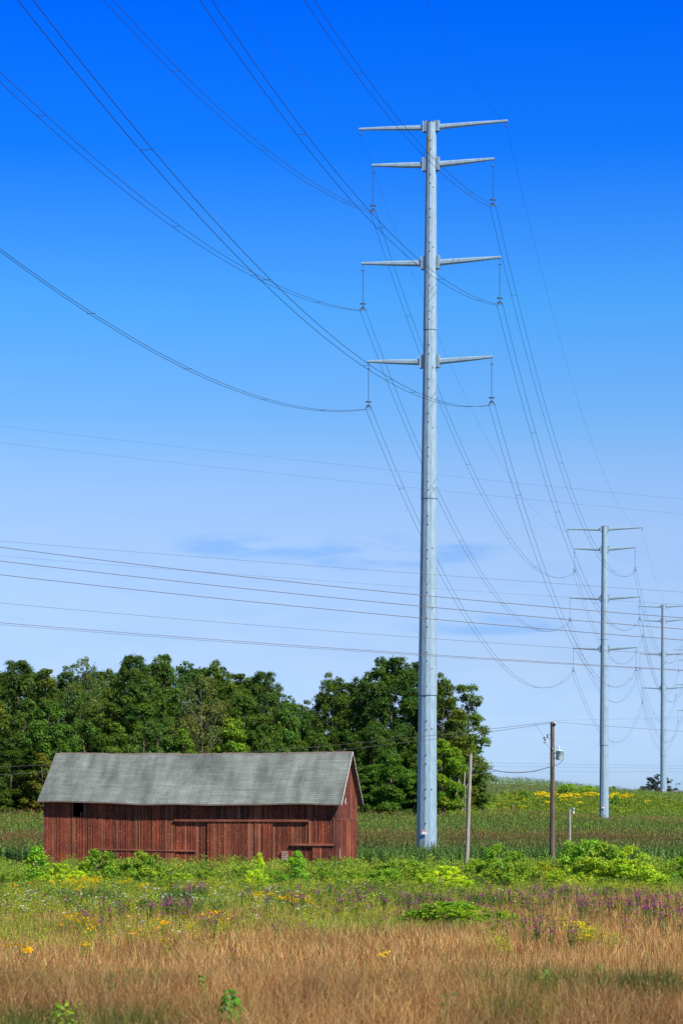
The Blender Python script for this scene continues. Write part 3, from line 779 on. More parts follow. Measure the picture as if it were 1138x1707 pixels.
# grey pole leaning slightly left of it
D = 188.0; X = px(777, D); zg = float(ground(X, D)) - .1
gp = empty('service_pole', (X, D, zg), 0, 'weathered grey leaning wooden pole right beside the big pylon', 'utility pole', 'wooden poles at the field edge')
Hh = zy(1257, D) - zg; tx = px(784, D) - X
mb = MB(); mb.tube([(tx * t_, 0, Hh * t_) for t_ in np.linspace(0, 1, 8)], [.19, .18, .17, .16, .15, .145, .14, .13], 12); mb.build('pole', M_pole_l, gp)
mb = MB(); mb.lathe(tx, 0, [(.1, Hh), (.03, Hh + .08)], 8); mb.tube([(tx * .93 + .13, -.05, Hh * .93), (tx * .93 + .26, -.05, Hh * .93 + .05)], .03, 5); mb.tube([(tx * .93 - .2, -.05, Hh * .93), (tx * .93 - .1, -.05, Hh * .93 + .02)], .03, 5); mb.build('cable_clamp', M_galv_dark, gp)
# short yard light pole
D = 190.5; X = px(948.8, D); zg = float(ground(X, D)) - .1
lp = empty('yard_light', (X, D, zg), 0, 'short wooden pole with a small bracket lamp, right of the transformer pole', 'lamp post', 'wooden poles at the field edge')
Hh = zy(1348.5, D) - zg
mb = MB(); mb.lathe(0, 0, [(.13, 0), (.11, 3), (.10, Hh)], 10); mb.build('pole', M_pole_l, lp)
mb = MB(); mb.tube([(.08, -.05, Hh - .2), (.16, -.06, Hh - .08), (.30, -.07, Hh - .02)], .028, 6); br_ = mb.build('bracket_arm', M_galv, lp)
mb = MB(); mb.lathe(.31, -.07, [(.05, Hh - .08), (.12, Hh - .06), (.12, Hh + .06), (.05, Hh + .11)], 10); mb.build('lamp_head', M_galv, lp)
mb = MB(); mb.lathe(.32, -.07, [(.02, Hh - .44), (.07, Hh - .38), (.075, Hh - .28), (.03, Hh - .18)], 10); mb.build('lamp_bulb', M_porc, lp)
mb = MB(); mb.tube([(.32, -.07, Hh - .2), (.32, -.07, Hh - .06)], .015, 5); mb.build('lamp_cord', M_galv_dark, lp)

def sagging(name, A, B, sag, r, m_, label, group, cat='wire'):
    V, Fq = strip_tube(span(Vector(A), Vector(B), sag, 40), r); o = mesh_obj(name, V, Fq, m_); return tag(o, label, cat, group)
def P3(u, y, D): return (px(u, D), D, zy(y, D))
gW = 'wires running from the wooden pole'
sagging('overhead_wire', P3(921, 1203, 189.9), P3(-500, 1284, 214), 1.3, .016, M_wire_b, 'upper of two wires running left from the transformer pole behind the barn', gW)
sagging('overhead_wire', P3(921, 1205, 189.9), P3(-500, 1290, 214), 1.75, .016, M_wire_b, 'lower of two wires running left from the transformer pole behind the barn', gW)
sagging('overhead_wire', P3(923, 1203.5, 189.9), P3(1700, 1246, 190), .25, .013, M_wire_b, 'wire running right from the top of the transformer pole', gW)
sagging('overhead_wire', P3(922, 1201, 190.1), P3(1700, 1176, 300), .2, .006, M_wire_b, 'faint thin wire rising right from the transformer pole', gW)
sagging('service_cable', P3(918, 1277.5, 189.8), P3(783, 1269.5, 188), .70, .030, M_ink, 'thick dark cable sagging between the grey leaning pole and the transformer pole', gW, 'cable')
# rotten post and a thin pole at the wood's edge
X, D = px(852.5, 432), 432.0
fp = mesh_obj('old_post', *(lambda mb: (np.array(mb.v), mb.f))((lambda mb: (mb.lathe(0, 0, [(.22, 0), (.2, 1.3), (.24, 1.9), (.12, 2.2)], 7), mb)[1])(MB())), M_pole_d)
fp.location = (X, D, float(ground(X, D))); tag(fp, 'dark broken post standing in the yellow goldenrod patch', 'post')
X, D = px(774.5, 322), 322.0
fp = mesh_obj('thin_pole', *(lambda mb: (np.array(mb.v), mb.f))((lambda mb: (mb.lathe(0, 0, [(.06, 0), (.045, 5.6)], 7), mb.box(-.25, .25, -.04, .04, 2.0, 2.06), mb)[2])(MB())), M_pole_l)
fp.location = (X, D, float(ground(X, D))); tag(fp, 'thin pale pole with a short crossbar at the right edge of the wood', 'pole')

# ------------------------------------------------------------------ foliage generators
def leaf_quads(P, Nn, size, rs, aspect=.6):
    """leaf-shaped quads at P facing Nn"""
    n = len(P)
    rv = rs.normal(size=(n, 3)); a = np.cross(Nn, rv); a /= np.linalg.norm(a, axis=1)[:, None] + 1e-9
    b = np.cross(Nn, a)
    s = size * rs.uniform(.6, 1.3, n)[:, None]
    return np.stack([P - a * s * .5, P - b * s * .5 * aspect + a * s * .08, P + a * s * .5, P + b * s * .5 * aspect + a * s * .08], 1)
def crown(seed, H, Rc, base, npuff, nleaf, leaf, profile='round', puff=(.9, 1.8), colr=(.05, .085, .018), var=.25, airy=1.0):
    rs = np.random.default_rng(seed)
    zc = []; cen = []; rad = []
    k = 0
    lob = rs.uniform(0, 6.28, 3)
    while len(cen) < npuff:
        f = rs.uniform(0, 1)
        if profile == 'round': w = math.sin(math.pi * min(1, (f * .93 + .07)) ** .75) ** .55
        elif profile == 'cone': w = (1 - f) ** .6 * .95 + .1
        else: w = (1 - (f - .35) ** 2 * 1.7) if f < .95 else .35
        w = max(w, .12)
        th = rs.uniform(0, 2 * math.pi)
        lobe = 1 + .22 * math.sin(2 * th + lob[0] + f * 4) + .14 * math.sin(3 * th + lob[1] - f * 7)
        rr_ = Rc * w * lobe * math.sqrt(rs.uniform(.25, 1.0))
        z = H * (base + (1 - base) * f)
        pr = rs.uniform(*puff) * (1.08 - .42 * f)
        cen.append((rr_ * math.cos(th), rr_ * math.sin(th), min(z, H - pr * .6))); rad.append(pr)
    cen = np.array(cen); rad = np.array(rad)
    Q = []; Cc = []
    for c_, r_ in zip(cen, rad):
        n = int(nleaf * (r_ / np.mean(puff)) ** 2 * rs.uniform(.7, 1.2))
        d = rs.normal(size=(n, 3)); d /= np.linalg.norm(d, axis=1)[:, None]
        d[:, 2] = np.where((d[:, 2] < -.15) & (rs.random(n) < .6), -d[:, 2], d[:, 2])
        # small sprays inside the puff: cluster directions
        ns_ = max(5, n // 14); sd = d[:ns_]; idx = rs.integers(0, ns_, n)
        d = sd[idx] + rs.normal(size=(n, 3)) * .34; d /= np.linalg.norm(d, axis=1)[:, None]
        rr_ = r_ * (rs.uniform(.3, 1.0, n) ** .5) * rs.uniform(.9, 1.18, n) * (1 + .22 * np.sin(sd[idx][:, 0] * 9 + sd[idx][:, 2] * 7))
        Pp = c_ + d * rr_[:, None] * np.array([1, 1, .78])
        Nn = d * .55 + np.array([0, 0, .55]) + rs.normal(size=(n, 3)) * .45
        Nn /= np.linalg.norm(Nn, axis=1)[:, None]
        Q.append(leaf_quads(Pp, Nn, leaf, rs, .75))
        hue = rs.normal(0, .09); b_ = 1 + rs.normal(0, .13)
        cc = 1.22 * np.array(colr)[None, :] * (b_ * (1 + rs.normal(0, var, (n, 1)).clip(-.6, .9)))
        cc = cc * np.array([1 + hue * 1.6, 1 + hue * .35, 1 - hue])[None, :]
        Cc.append(cc.clip(.003, .6))
    return np.concatenate(Q), np.concatenate(Cc), cen, rad
def trunk_mb(seed, H, r0, cen, base, nl=14):
    rs = random.Random(seed); mb = MB()
    top = H * .82; bend = [(rs.uniform(-.3, .3), rs.uniform(-.3, .3)) for _ in range(7)]
    tp = [Vector((bend[i][0] * i * .25 * H / 20, bend[i][1] * i * .25 * H / 20, top * i / 6 - (.3 if i == 0 else 0))) for i in range(7)]
    mb.tube(tp, [r0 * (1 - .13 * i) for i in range(7)], 7)
    idx = list(range(len(cen))); rs.shuffle(idx)
    for j in idx[:nl]:
        c_ = Vector(cen[j]); h = max(H * base * .8, c_.z - (Vector((c_.x, c_.y, 0)).length) * .8); f = min(.99, max(0.05, h / top))
        i0 = int(f * 6); a_ = tp[i0].lerp(tp[min(6, i0 + 1)], f * 6 - i0)
        mid = a_.lerp(c_, .5) + Vector((0, 0, .15 * (c_ - a_).length * .5))
        mb.tube([a_, mid, c_], [r0 * .38 * (1 - f * .5), r0 * .22 * (1 - f * .4), r0 * .07], 5)
    return mb

# ---- tree kinds (about 20 m tall), each a trunk and a crown
def tree_kind(seed, H=20, Rc=4.6, base=.06, npuff=150, nleaf=420, leaf=.25, profile='round', puff=(.65, 1.45), colr=(.075, .125, .020), name='deciduous_tree', r0=.32, nl=16):
    root = empty(name, (0, 0, 0))
    Q, Cc, cen, rad = crown(seed, H, Rc, base, npuff, nleaf, leaf, profile, puff, colr)
    co = quads_obj('crown', Q, M_leaf, root, Cc)
    tr_ = trunk_mb(seed, H, r0, cen, base, nl).build('trunk', M_bark, root, smooth=True)
    return root
protos = {}
protos['a'] = tree_kind(11)
protos['b'] = tree_kind(12, Rc=5.2, npuff=175, profile='full', colr=(.066, .115, .020))
protos['c'] = tree_kind(13, Rc=4.0, npuff=125, colr=(.078, .130, .020))
protos['d'] = tree_kind(14, H=20, Rc=4.3, npuff=135, profile='full', puff=(.6, 1.3), leaf=.24, colr=(.064, .112, .026))
protos['e'] = tree_kind(15, H=13, Rc=4.4, npuff=115, base=.03, puff=(.65, 1.35), colr=(.075, .135, .020))
protos['f'] = tree_kind(16, H=13, Rc=3.6, npuff=95, base=.03, profile='cone', puff=(.5, 1.1), colr=(.08, .14, .02))
protos['airy'] = tree_kind(17, H=17, Rc=5.0, npuff=85, base=.38, nleaf=190, puff=(.8, 1.5), leaf=.24, colr=(.105, .145, .04), nl=40, r0=.28)
protos['edge'] = tree_kind(18, H=20, Rc=2.9, npuff=125, base=.10, nleaf=300, puff=(.65, 1.25), leaf=.25, colr=(.08, .12, .022), nl=34, r0=.26, profile='full')
used = set()
def put_tree(kind, u, ytop, D, wpx, tint, label, group, H0_, name=None, R0=4.6):
    X = px(u, D); zg = float(ground(X, D)) - .15
    H = zy(ytop, D) - zg
    root = protos[kind]
    if kind in used: root = copy_tree(root)
    used.add(kind)
    root.location = (X, D, zg); s = H / H0_; w = (wpx / F * D) / (2 * R0)
    root.scale = (w, w, s); root.rotation_euler = (0, 0, (u * 1.37) % 6.28)
    for ch in root.children:
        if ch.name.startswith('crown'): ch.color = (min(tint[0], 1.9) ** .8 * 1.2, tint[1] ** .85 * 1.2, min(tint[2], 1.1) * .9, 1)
    tag(root, label, 'tree', group)
    if name: root.name = name
    return root
HK = {'a': (20, 4.6), 'b': (20, 5.2), 'c': (20, 4.0), 'd': (20, 4.3), 'e': (13, 4.4), 'f': (13, 3.6), 'airy': (17, 5.0), 'edge': (20, 2.9)}
LIST = [
 # back row
 ('a', -28, 1106, 372, 105, (1, 1, 1), 'dark green tree at the far left edge of the wood, back row'),
 ('b', 30, 1103, 376, 100, (.85, .92, 1), 'tree with a spiky top at the left end of the wood skyline'),
 ('c', 78, 1116, 370, 85, (1, 1, 1.1), 'bluish green tree second from the left on the wood skyline'),
 ('d', 118, 1109, 378, 85, (.95, 1, 1.2), 'thin topped tree on the left of the wood skyline above the barn roof end'),
 ('airy', 143, 1098, 366, 70, (.95, 1, .9), 'pale loose crowned tree standing out on the left wood skyline'),
 ('a', 182, 1116, 374, 80, (1.05, 1.05, .9), 'yellowish green tree in a dip of the left wood skyline'),
 ('b', 225, 1094, 366, 95, (.85, .95, .9), 'broad dark tree left of the highest point of the wood above the barn'),
 ('c', 272, 1092, 370, 80, (.8, .95, .9), 'dark rounded tree at the highest point of the wood above the barn'),
 ('d', 318, 1104, 372, 90, (.95, 1.05, .9), 'mid green tree right of the highest point of the wood'),
 ('a', 358, 1101, 368, 95, (1.0, 1.1, .85), 'leafy tree with ragged top above the middle of the barn roof'),
 ('c', 402, 1124, 374, 80, (.9, 1, .9), 'tree stepping down the skyline right of the barn roof middle'),
 ('b', 440, 1121, 362, 82, (.72, .85, .8), 'dark tree at the step of the skyline above the right half of the barn'),
 ('d', 478, 1158, 368, 70, (.9, 1, .95), 'lower tree filling the dip in the skyline above the barn'),
 ('e', 515, 1184, 366, 70, (.8, .9, .9), 'low dark tree in the notch of the skyline left of the tall group'),
 # far row closing the gaps
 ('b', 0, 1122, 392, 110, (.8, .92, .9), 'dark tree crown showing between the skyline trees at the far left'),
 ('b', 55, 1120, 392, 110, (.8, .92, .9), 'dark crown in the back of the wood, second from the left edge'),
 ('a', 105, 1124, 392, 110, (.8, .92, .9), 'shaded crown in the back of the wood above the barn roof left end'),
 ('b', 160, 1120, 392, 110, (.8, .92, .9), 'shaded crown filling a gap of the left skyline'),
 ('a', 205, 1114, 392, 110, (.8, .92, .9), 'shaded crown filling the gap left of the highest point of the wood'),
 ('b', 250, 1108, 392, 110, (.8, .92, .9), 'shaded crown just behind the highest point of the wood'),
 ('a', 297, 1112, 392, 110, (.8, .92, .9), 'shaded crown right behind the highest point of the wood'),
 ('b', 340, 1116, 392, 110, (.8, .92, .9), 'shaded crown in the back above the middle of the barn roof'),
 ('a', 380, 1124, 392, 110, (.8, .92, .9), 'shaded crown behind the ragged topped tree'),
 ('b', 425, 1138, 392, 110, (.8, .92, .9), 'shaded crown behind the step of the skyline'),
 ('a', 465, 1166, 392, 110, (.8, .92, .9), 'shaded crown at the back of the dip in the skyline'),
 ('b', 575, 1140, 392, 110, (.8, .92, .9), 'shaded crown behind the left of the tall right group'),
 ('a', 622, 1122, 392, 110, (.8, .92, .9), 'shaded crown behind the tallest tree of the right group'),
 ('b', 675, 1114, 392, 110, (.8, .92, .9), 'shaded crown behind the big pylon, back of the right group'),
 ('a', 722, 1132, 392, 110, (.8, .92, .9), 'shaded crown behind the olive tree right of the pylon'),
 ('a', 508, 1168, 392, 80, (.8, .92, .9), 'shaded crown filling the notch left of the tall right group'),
 # middle row
 ('c', -5, 1168, 352, 90, (1.15, 1.0, .8), 'olive brown tree on the left edge of the picture, middle row'),
 ('e', 40, 1185, 350, 80, (1.0, .95, .8), 'olive tree behind the dark one near the left edge'),
 ('a', 175, 1165, 352, 90, (1.1, 1.0, .8), 'warm olive tree in the middle row above the barn roof left end'),
 ('a', 135, 1150, 356, 70, (.9, 1.05, 1.2), 'bluish tree in the middle row left of the broad lit tree'),
 ('b', 238, 1142, 348, 110, (.95, 1.1, .85), 'large lit rounded tree in the centre of the wood above the barn'),
 ('c', 405, 1150, 352, 80, (.95, 1.05, .9), 'green tree behind the airy olive one in the middle row'),
 ('a', 455, 1180, 350, 80, (1.05, 1.05, .8), 'olive green tree above the right part of the barn, middle row'),
 ('e', 498, 1195, 352, 60, (.85, 1.2, 1.2), 'bluish green narrow tree above the right part of the barn'),
 # front row
 ('b', 18, 1232, 336, 105, (.62, .72, .65), 'very dark tree low at the left edge behind the barn end'),
 ('e', 82, 1168, 338, 95, (.95, 1.2, .9), 'well lit green rounded tree left of the barn roof'),
 ('f', 72, 1256, 330, 60, (1.6, .95, .7), 'rusty olive small tree beside the left end of the barn roof'),
 ('f', -12, 1262, 330, 70, (.8, .8, .7), 'small dark tree in the lower left corner of the wood'),
 ('e', 140, 1200, 336, 85, (.85, 1, .8), 'dark green tree just above the left end of the roof'),
 ('f', 192, 1205, 338, 75, (1.1, 1.05, .75), 'olive bush-like tree just above the roof'),
 ('e', 262, 1198, 334, 95, (.85, .95, 1.15), 'rounded grey green tree just above the roof under the large lit tree'),
 ('f', 306, 1215, 332, 55, (1.35, 1.4, .8), 'light green small tree right of the grey green rounded one'),
 ('airy', 338, 1128, 338, 105, (1.15, 1.0, 1.0), 'airy olive tree with a visible forked trunk above the barn roof'),
 ('f', 388, 1198, 334, 85, (1.9, 1.75, .9), 'bright yellow green layered tree just above the roof middle'),
 ('e', 440, 1205, 334, 80, (.85, .95, .8), 'dark tree just above the roof right of the yellow green one'),
 ('f', 484, 1172, 340, 60, (.8, 1.1, 1.2), 'blue green pointed tree above the right part of the roof'),
 ('e', 528, 1215, 336, 80, (.75, .85, .7), 'low dark tree left of the tall group behind the gable'),
 # right group
 ('a', 552, 1122, 352, 82, (.82, .85, .7), 'dark tree at the left of the tall group behind the barn gable'),
 ('d', 598, 1130, 356, 70, (.7, .8, .75), 'very dark tree between the two tallest of the right group'),
 ('b', 650, 1097, 350, 118, (.72, .9, .8), 'tallest tree of the right group just left of the big pylon'),
 ('c', 700, 1104, 354, 80, (.75, .9, .8), 'tall dark tree half hidden behind the big pylon'),
 ('a', 736, 1122, 348, 72, (.9, .9, .75), 'tall olive tree directly right of the big pylon'),
 ('edge', 779, 1143, 342, 64, (1.2, 1.35, .9), 'slender outermost tree at the right edge of the wood'),
 ('edge', 762, 1185, 338, 60, (1.5, 1.3, .75), 'olive brown slender tree near the right edge of the wood'),
 ('e', 575, 1215, 340, 85, (.6, .72, .6), 'very dark low tree just right of the barn ridge end'),
 ('e', 650, 1255, 332, 100, (1.0, 1.3, .95), 'lit green low tree with layered leaves at the foot of the tall group'),
 ('e', 625, 1205, 338, 90, (.7, .85, .8), 'dark tree in the middle of the right group'),
 ('e', 700, 1230, 336, 80, (.85, .85, .6), 'brownish dark tree behind the big pylon shaft'),
 ('f', 737, 1232, 329, 66, (2.1, 1.8, .7), 'bright yellow green young tree right of the big pylon'),
 ('f', 760, 1246, 330, 46, (1.8, 1.7, .7), 'light green sapling tree by the bare trunks at the edge of the wood'),
 ('f', 600, 1290, 330, 60, (.7, .85, .7), 'low dark bushy tree behind the barn gable'),
 ('f', 690, 1290, 331, 60, (.8, 1.1, .8), 'low green bushy tree left of the foot of the pylon'),
]
used.clear()
gT = 'broadleaf trees of the wood behind the barn'
for (k, u, yt, D_, w, tint, lab) in LIST:
    h0, r0 = HK[k]
    put_tree(k, u, yt, D_, w * 1.12, tint, lab, gT, h0, R0=r0)
# bare trunks visible under the right edge
for i, (u, yt, lab) in enumerate([(762, 1290, 'bare pale tree trunk at the wood edge, leftmost of three'), (769, 1286, 'bare pale tree trunk at the wood edge, middle of three'), (729, 1300, 'leaning bare trunk just right of the foot of the big pylon')]):
    D_ = 329; X = px(u, D_); zg = float(ground(X, D_)) - .1; h = zy(yt, D_) - zg
    mb = MB(); mb.tube([(0, 0, 0), ((-.3, .2, -.5)[i], 0, h * .5), ((.4, .5, -1.3)[i], 0, h)], [.16, .13, .09], 7)
    mb.tube([((-.3, .2, -.5)[i], 0, h * .5), ((-.3, .2, -.5)[i] + .9, .2, h * .85)], [.07, .04], 5)
    o = mb.build('tree_trunk', simple('pale_bark', (.34, .29, .23), .9, nscale=4, stretch=(2, 2, .5)), None); o.location = (X, D_, zg); tag(o, lab, 'tree trunk', 'bare trunks at the wood edge')
# far round tree behind the hill crest and shrubs beside it
far = tree_kind(31, H=10, Rc=4.2, base=.15, npuff=70, nleaf=170, leaf=.34, puff=(.6, 1.2), colr=(.035, .06, .035), name='deciduous_tree', r0=.2, nl=10)
D_ = 625; X = px(1096, D_); far.location = (X, D_, float(ground(X, D_))); far.scale = (.92, .92, (zy(1291, D_) - float(ground(X, D_))) / 10)
tag(far, 'lone round tree behind the hill crest at the foot of the third pylon', 'tree')
for i, (u, yt, lab) in enumerate([(1131, 1306, 'small sparse tree at the right edge of the hill crest'), (1020, 1311, 'tiny distant bush top peeking over the crest right of the second pylon')]):
    o = tree_kind(40 + i, H=6, Rc=2.6, base=.2, npuff=16, nleaf=50, leaf=.4, puff=(.6, .9), colr=(.045, .07, .04), name='small_tree', r0=.12, nl=8)
    X = px(u, D_); zg = float(ground(X, D_)); o.location = (X, D_, zg); o.scale = (.9, .9, (zy(yt, D_) - zg) / 6); tag(o, lab, 'tree')

# ---- shrubs
def shrub_kind(seed, H=2.0, Rc=1.2, npuff=64, nleaf=210, leaf=.105, colr=(.23, .37, .028), puff=(.26, .50), name='shrub', profile='full', base=.0):
    root = empty(name)
    Q, Cc, cen, rad = crown(seed, H, Rc, base, npuff, nleaf, leaf, profile, puff, colr, var=.3)
    quads_obj('foliage', Q, M_leaf, root, Cc)
    mb = MB(); rs = random.Random(seed)
    for j in range(10):
        c_ = Vector(cen[j]); mb.tube([(rs.uniform(-.1, .1), rs.uniform(-.1, .1), -.05), (c_.x * .5, c_.y * .5, c_.z * .6), c_], [.025, .018, .008], 5)
    mb.build('stem', M_bark, root)
    return root
SK = {'round': shrub_kind(51), 'wide': shrub_kind(52, H=1.8, Rc=1.5, npuff=95), 'tall': shrub_kind(53, H=2.4, Rc=.7, npuff=34, nleaf=150, leaf=.12, profile='cone', puff=(.25, .45)),
      'loose': shrub_kind(54, H=2.0, Rc=1.2, npuff=70, nleaf=120, leaf=.11, puff=(.22, .42))}
SR = {'round': (2.0, 1.2), 'wide': (1.8, 1.5), 'tall': (2.4, .7), 'loose': (2.0, 1.2)}
G1, G2, G3, G4 = (.55, .62, .6), (1.0, 1.0, 1.0), (1.5, 1.35, .8), (2.1, 1.75, .7)
SH = [
 ('tall', 62, 1412, 157, 42, (1.1, 1.25, .9), 'tall bright sapling at the left corner of the barn'),
 ('loose', 96, 1440, 154, 58, G3, 'yellow green low bush right of the tall sapling at the barn corner'),
 ('round', 165, 1417, 158, 72, (.75, .85, .7), 'dense green bush in front of the left part of the barn'),
 ('loose', 143, 1436, 158, 40, G3, 'light green bush left of the dense bush by the barn wall'),
 ('round', 237, 1420, 158, 64, (.95, .95, .8), 'rounded bush under the wooden rail of the barn'),
 ('wide', 212, 1440, 159, 60, (.7, .8, .7), 'low dark bush between the two bushes by the barn'),
 ('wide', 275, 1472, 148, 95, (.6, .8, .6), 'low spreading dark green bush in the meadow in front of the barn'),
 ('tall', 495, 1420, 160, 40, (1.0, 1.2, .9), 'bright green sapling under the low door track of the barn'),
 ('tall', 433, 1423, 161, 17, G4, 'slim yellow green plant against the barn doors'),
 ('loose', 410, 1444, 159, 60, G2, 'low leafy bush at the foot of the barn doors'),
 ('loose', 540, 1446, 157, 55, G2, 'low leafy bush in front of the barn right corner'),
 ('wide', 672, 1434, 160, 90, G2, 'leafy light bush left of the foot of the big pylon'),
 ('loose', 740, 1444, 154, 70, G4, 'bright yellow green bush in front of the grey leaning pole'),
 ('round', 793, 1434, 162, 64, (1.1, 1.1, .9), 'green bush just right of the grey leaning pole'),
 ('round', 828, 1408, 163, 66, (.8, .95, .8), 'darker tall bush between the two wooden poles, left'),
 ('round', 860, 1420, 160, 60, (.75, .9, .7), 'dark bush between the two wooden poles, right'),
 ('loose', 905, 1438, 159, 62, (1.5, 1.1, .6), 'reddish tipped bush at the foot of the transformer pole'),
 ('wide', 975, 1401, 162, 105, (.75, .95, .7), 'tall dark bush behind the yard light'),
 ('round', 1012, 1406, 160, 80, G2, 'tall bush right of the yard light'),
 ('round', 1048, 1411, 158, 75, (1.3, 1.25, .8), 'light green bush at the right end of the tall hedge'),
 ('wide', 985, 1430, 154, 110, (1.15, 1.1, .8), 'bright bush in front of the yard light'),
 ('loose', 1045, 1432, 152, 110, G3, 'yellow green bush in front of the hedge on the right'),
 ('round', 955, 1452, 157, 40, (.5, .6, .5), 'small dark bush left of the bright one by the yard light'),
 ('round', 1134, 1430, 159, 62, (.8, .95, .7), 'dark bush at the right edge of the picture'),
 ('loose', 1095, 1446, 161, 40, G3, 'small light bush near the right edge of the picture'),
 ('wide', 752, 1504, 111, 165, (.85, .95, .42), 'broad low vine mat spreading in the dry meadow centre right'),
 ('wide', 1093, 1396, 186, 1, G1, None),
 ('loose', 372, 1316, 0, 0, G1, None),
 ('loose', 20, 1450, 156, 50, G2, 'leafy light green bush by the left edge in front of the corn'),
 ('loose', 128, 1452, 153, 45, G4, 'bright yellow green bush below the dense bush at the barn'),
 ('loose', 300, 1456, 152, 60, G3, 'low yellow green bush in the meadow under the big sliding door'),
 ('round', 345, 1452, 156, 50, G2, 'low green bush before the sliding doors of the barn'),
 ('loose', 427, 1450, 150, 50, G4, 'bright yellow green rounded clump in the meadow before the barn doors'),
 ('loose', 460, 1452, 154, 55, (.8, 1.0, .8), 'green clump left of the bright sapling by the barn'),
 ('loose', 585, 1452, 152, 60, G2, 'leafy clump right of the barn corner'),
 ('wide', 640, 1450, 155, 70, (.85, 1.0, .8), 'green clump between the barn and the pylon foot'),
 ('loose', 712, 1456, 150, 60, G3, 'yellow green clump in front of the pylon foot'),
 ('loose', 770, 1462, 150, 60, G4, 'bright yellow green clump at the foot of the grey leaning pole'),
 ('wide', 848, 1438, 152, 90, G2, 'wide leafy clump between the grey pole and the transformer pole'),
 ('loose', 930, 1452, 152, 55, G3, 'light clump between the transformer pole and the yard light'),
 ('loose', 1085, 1452, 154, 70, (1.2, 1.2, .8), 'leafy light bush left of the bush at the right edge'),
 # on the hill patch
 ('round', 803, 1322, 434, 30, (.9, 1.0, .8), 'dark bush at the left end of the goldenrod patch on the hill'),
 ('wide', 788, 1331, 428, 60, G2, 'low green bush left of the goldenrod patch'),
 ('round', 872, 1317, 452, 22, (.8, .9, .7), 'small bush on top of the goldenrod patch'),
 ('wide', 948, 1307, 470, 42, (1.0, 1.1, .8), 'green bush behind the goldenrod patch left of the second pylon'),
 ('wide', 980, 1310, 472, 36, (1.1, 1.15, .8), 'green bush between the patch and the second pylon'),
 ('round', 1026, 1325, 446, 18, (.6, .8, .6), 'small dark bush just right of the second pylon'),
]
su = set()
for (k, u, yt, D_, w, tint, lab) in SH:
    if lab is None: continue
    root = SK[k]
    if k in su: root = copy_tree(root)
    su.add(k)
    h0, r0 = SR[k]; X = px(u, D_); zg = float(ground(X, D_)) - .08
    root.location = (X, D_, zg); root.scale = ((w / F * D_) / (2 * r0), (w / F * D_) / (2 * r0), (zy(yt, D_) - zg) / h0)
    root.rotation_euler = (0, 0, u * .77 % 6.28)
    for ch in root.children:
        if ch.name.startswith('foliage'): ch.color = (*tint, 1)
    tag(root, lab, 'bush', 'bushes along the field edge' if D_ < 300 else 'bushes of the goldenrod patch on the hill')

# ------------------------------------------------------------------ corn
def corn_variant(rs, lod, tas=True):
    Q = []; col = []
    H = rs.uniform(1.7, 2.0)
    nl = (11, 7, 4)[lod]; seg = (3, 2, 1)[lod]
    if lod < 2:
        w = .016
        for a_ in (0, 1.57): 
            dx, dy = w * math.cos(a_), w * math.sin(a_)
            Q.append([(-dx, -dy, 0), (dx, dy, 0), (dx * .6, dy * .6, H), (-dx * .6, -dy * .6, H)]); col.append((.07, .12, .03))
    th0 = rs.uniform(0, 6.28)
    for i in range(nl):
        z0 = H * (.15 + .72 * i / nl); th = th0 + i * math.pi + rs.normal(0, .35); ln = rs.uniform(.55, .85) * (1 if i < nl * .8 else .7); W_ = .10 if lod == 0 else (.12 if lod == 1 else .17)
        d = np.array([math.cos(th), math.sin(th), 0]); s_ = np.array([-math.sin(th), math.cos(th), 0])
        prev = None; tilt = rs.uniform(-.5, .5)
        for k in range(seg + 1):
            t_ = k / seg
            p_ = np.array([0, 0, z0]) + d * ln * t_ * .8 + np.array([0, 0, ln * (1.0 * t_ - 1.25 * t_ * t_)]) if seg > 1 else np.array([0, 0, z0]) + d * ln * t_ * .8 + np.array([0, 0, ln * .35 * t_])
            w_ = W_ * (1 - t_ ** 2 * .85) * .5
            sd = s_ + np.array([0, 0, tilt * t_])
            cur = (p_ - sd * w_, p_ + sd * w_)
            if prev is not None:
                Q.append([prev[0], prev[1], cur[1], cur[0]]); v = rs.uniform(.75, 1.3)
                col.append(((.175 if lod else .125) * v, (.265 if lod else .215) * v, .035 * v))
            prev = cur
    nt_ = ((5, 3, 2) if tas else (2, 0, 0))[lod]
    for i in range(nt_):
        th = rs.uniform(0, 6.28); sp = rs.uniform(.02, .14); w = (.012, .02, .03)[lod]
        a_ = np.array([0, 0, H - .05]); b_ = np.array([math.cos(th) * sp, math.sin(th) * sp, H + rs.uniform(.08, .22)])
        s_ = np.array([-math.sin(th), math.cos(th), 0]) * w
        Q.append([a_ - s_, a_ + s_, b_ + s_ * .6, b_ - s_ * .6]); v = rs.uniform(.8, 1.3); col.append((.25 * v, .155 * v, .055 * v))
    return np.array(Q), np.array(col)
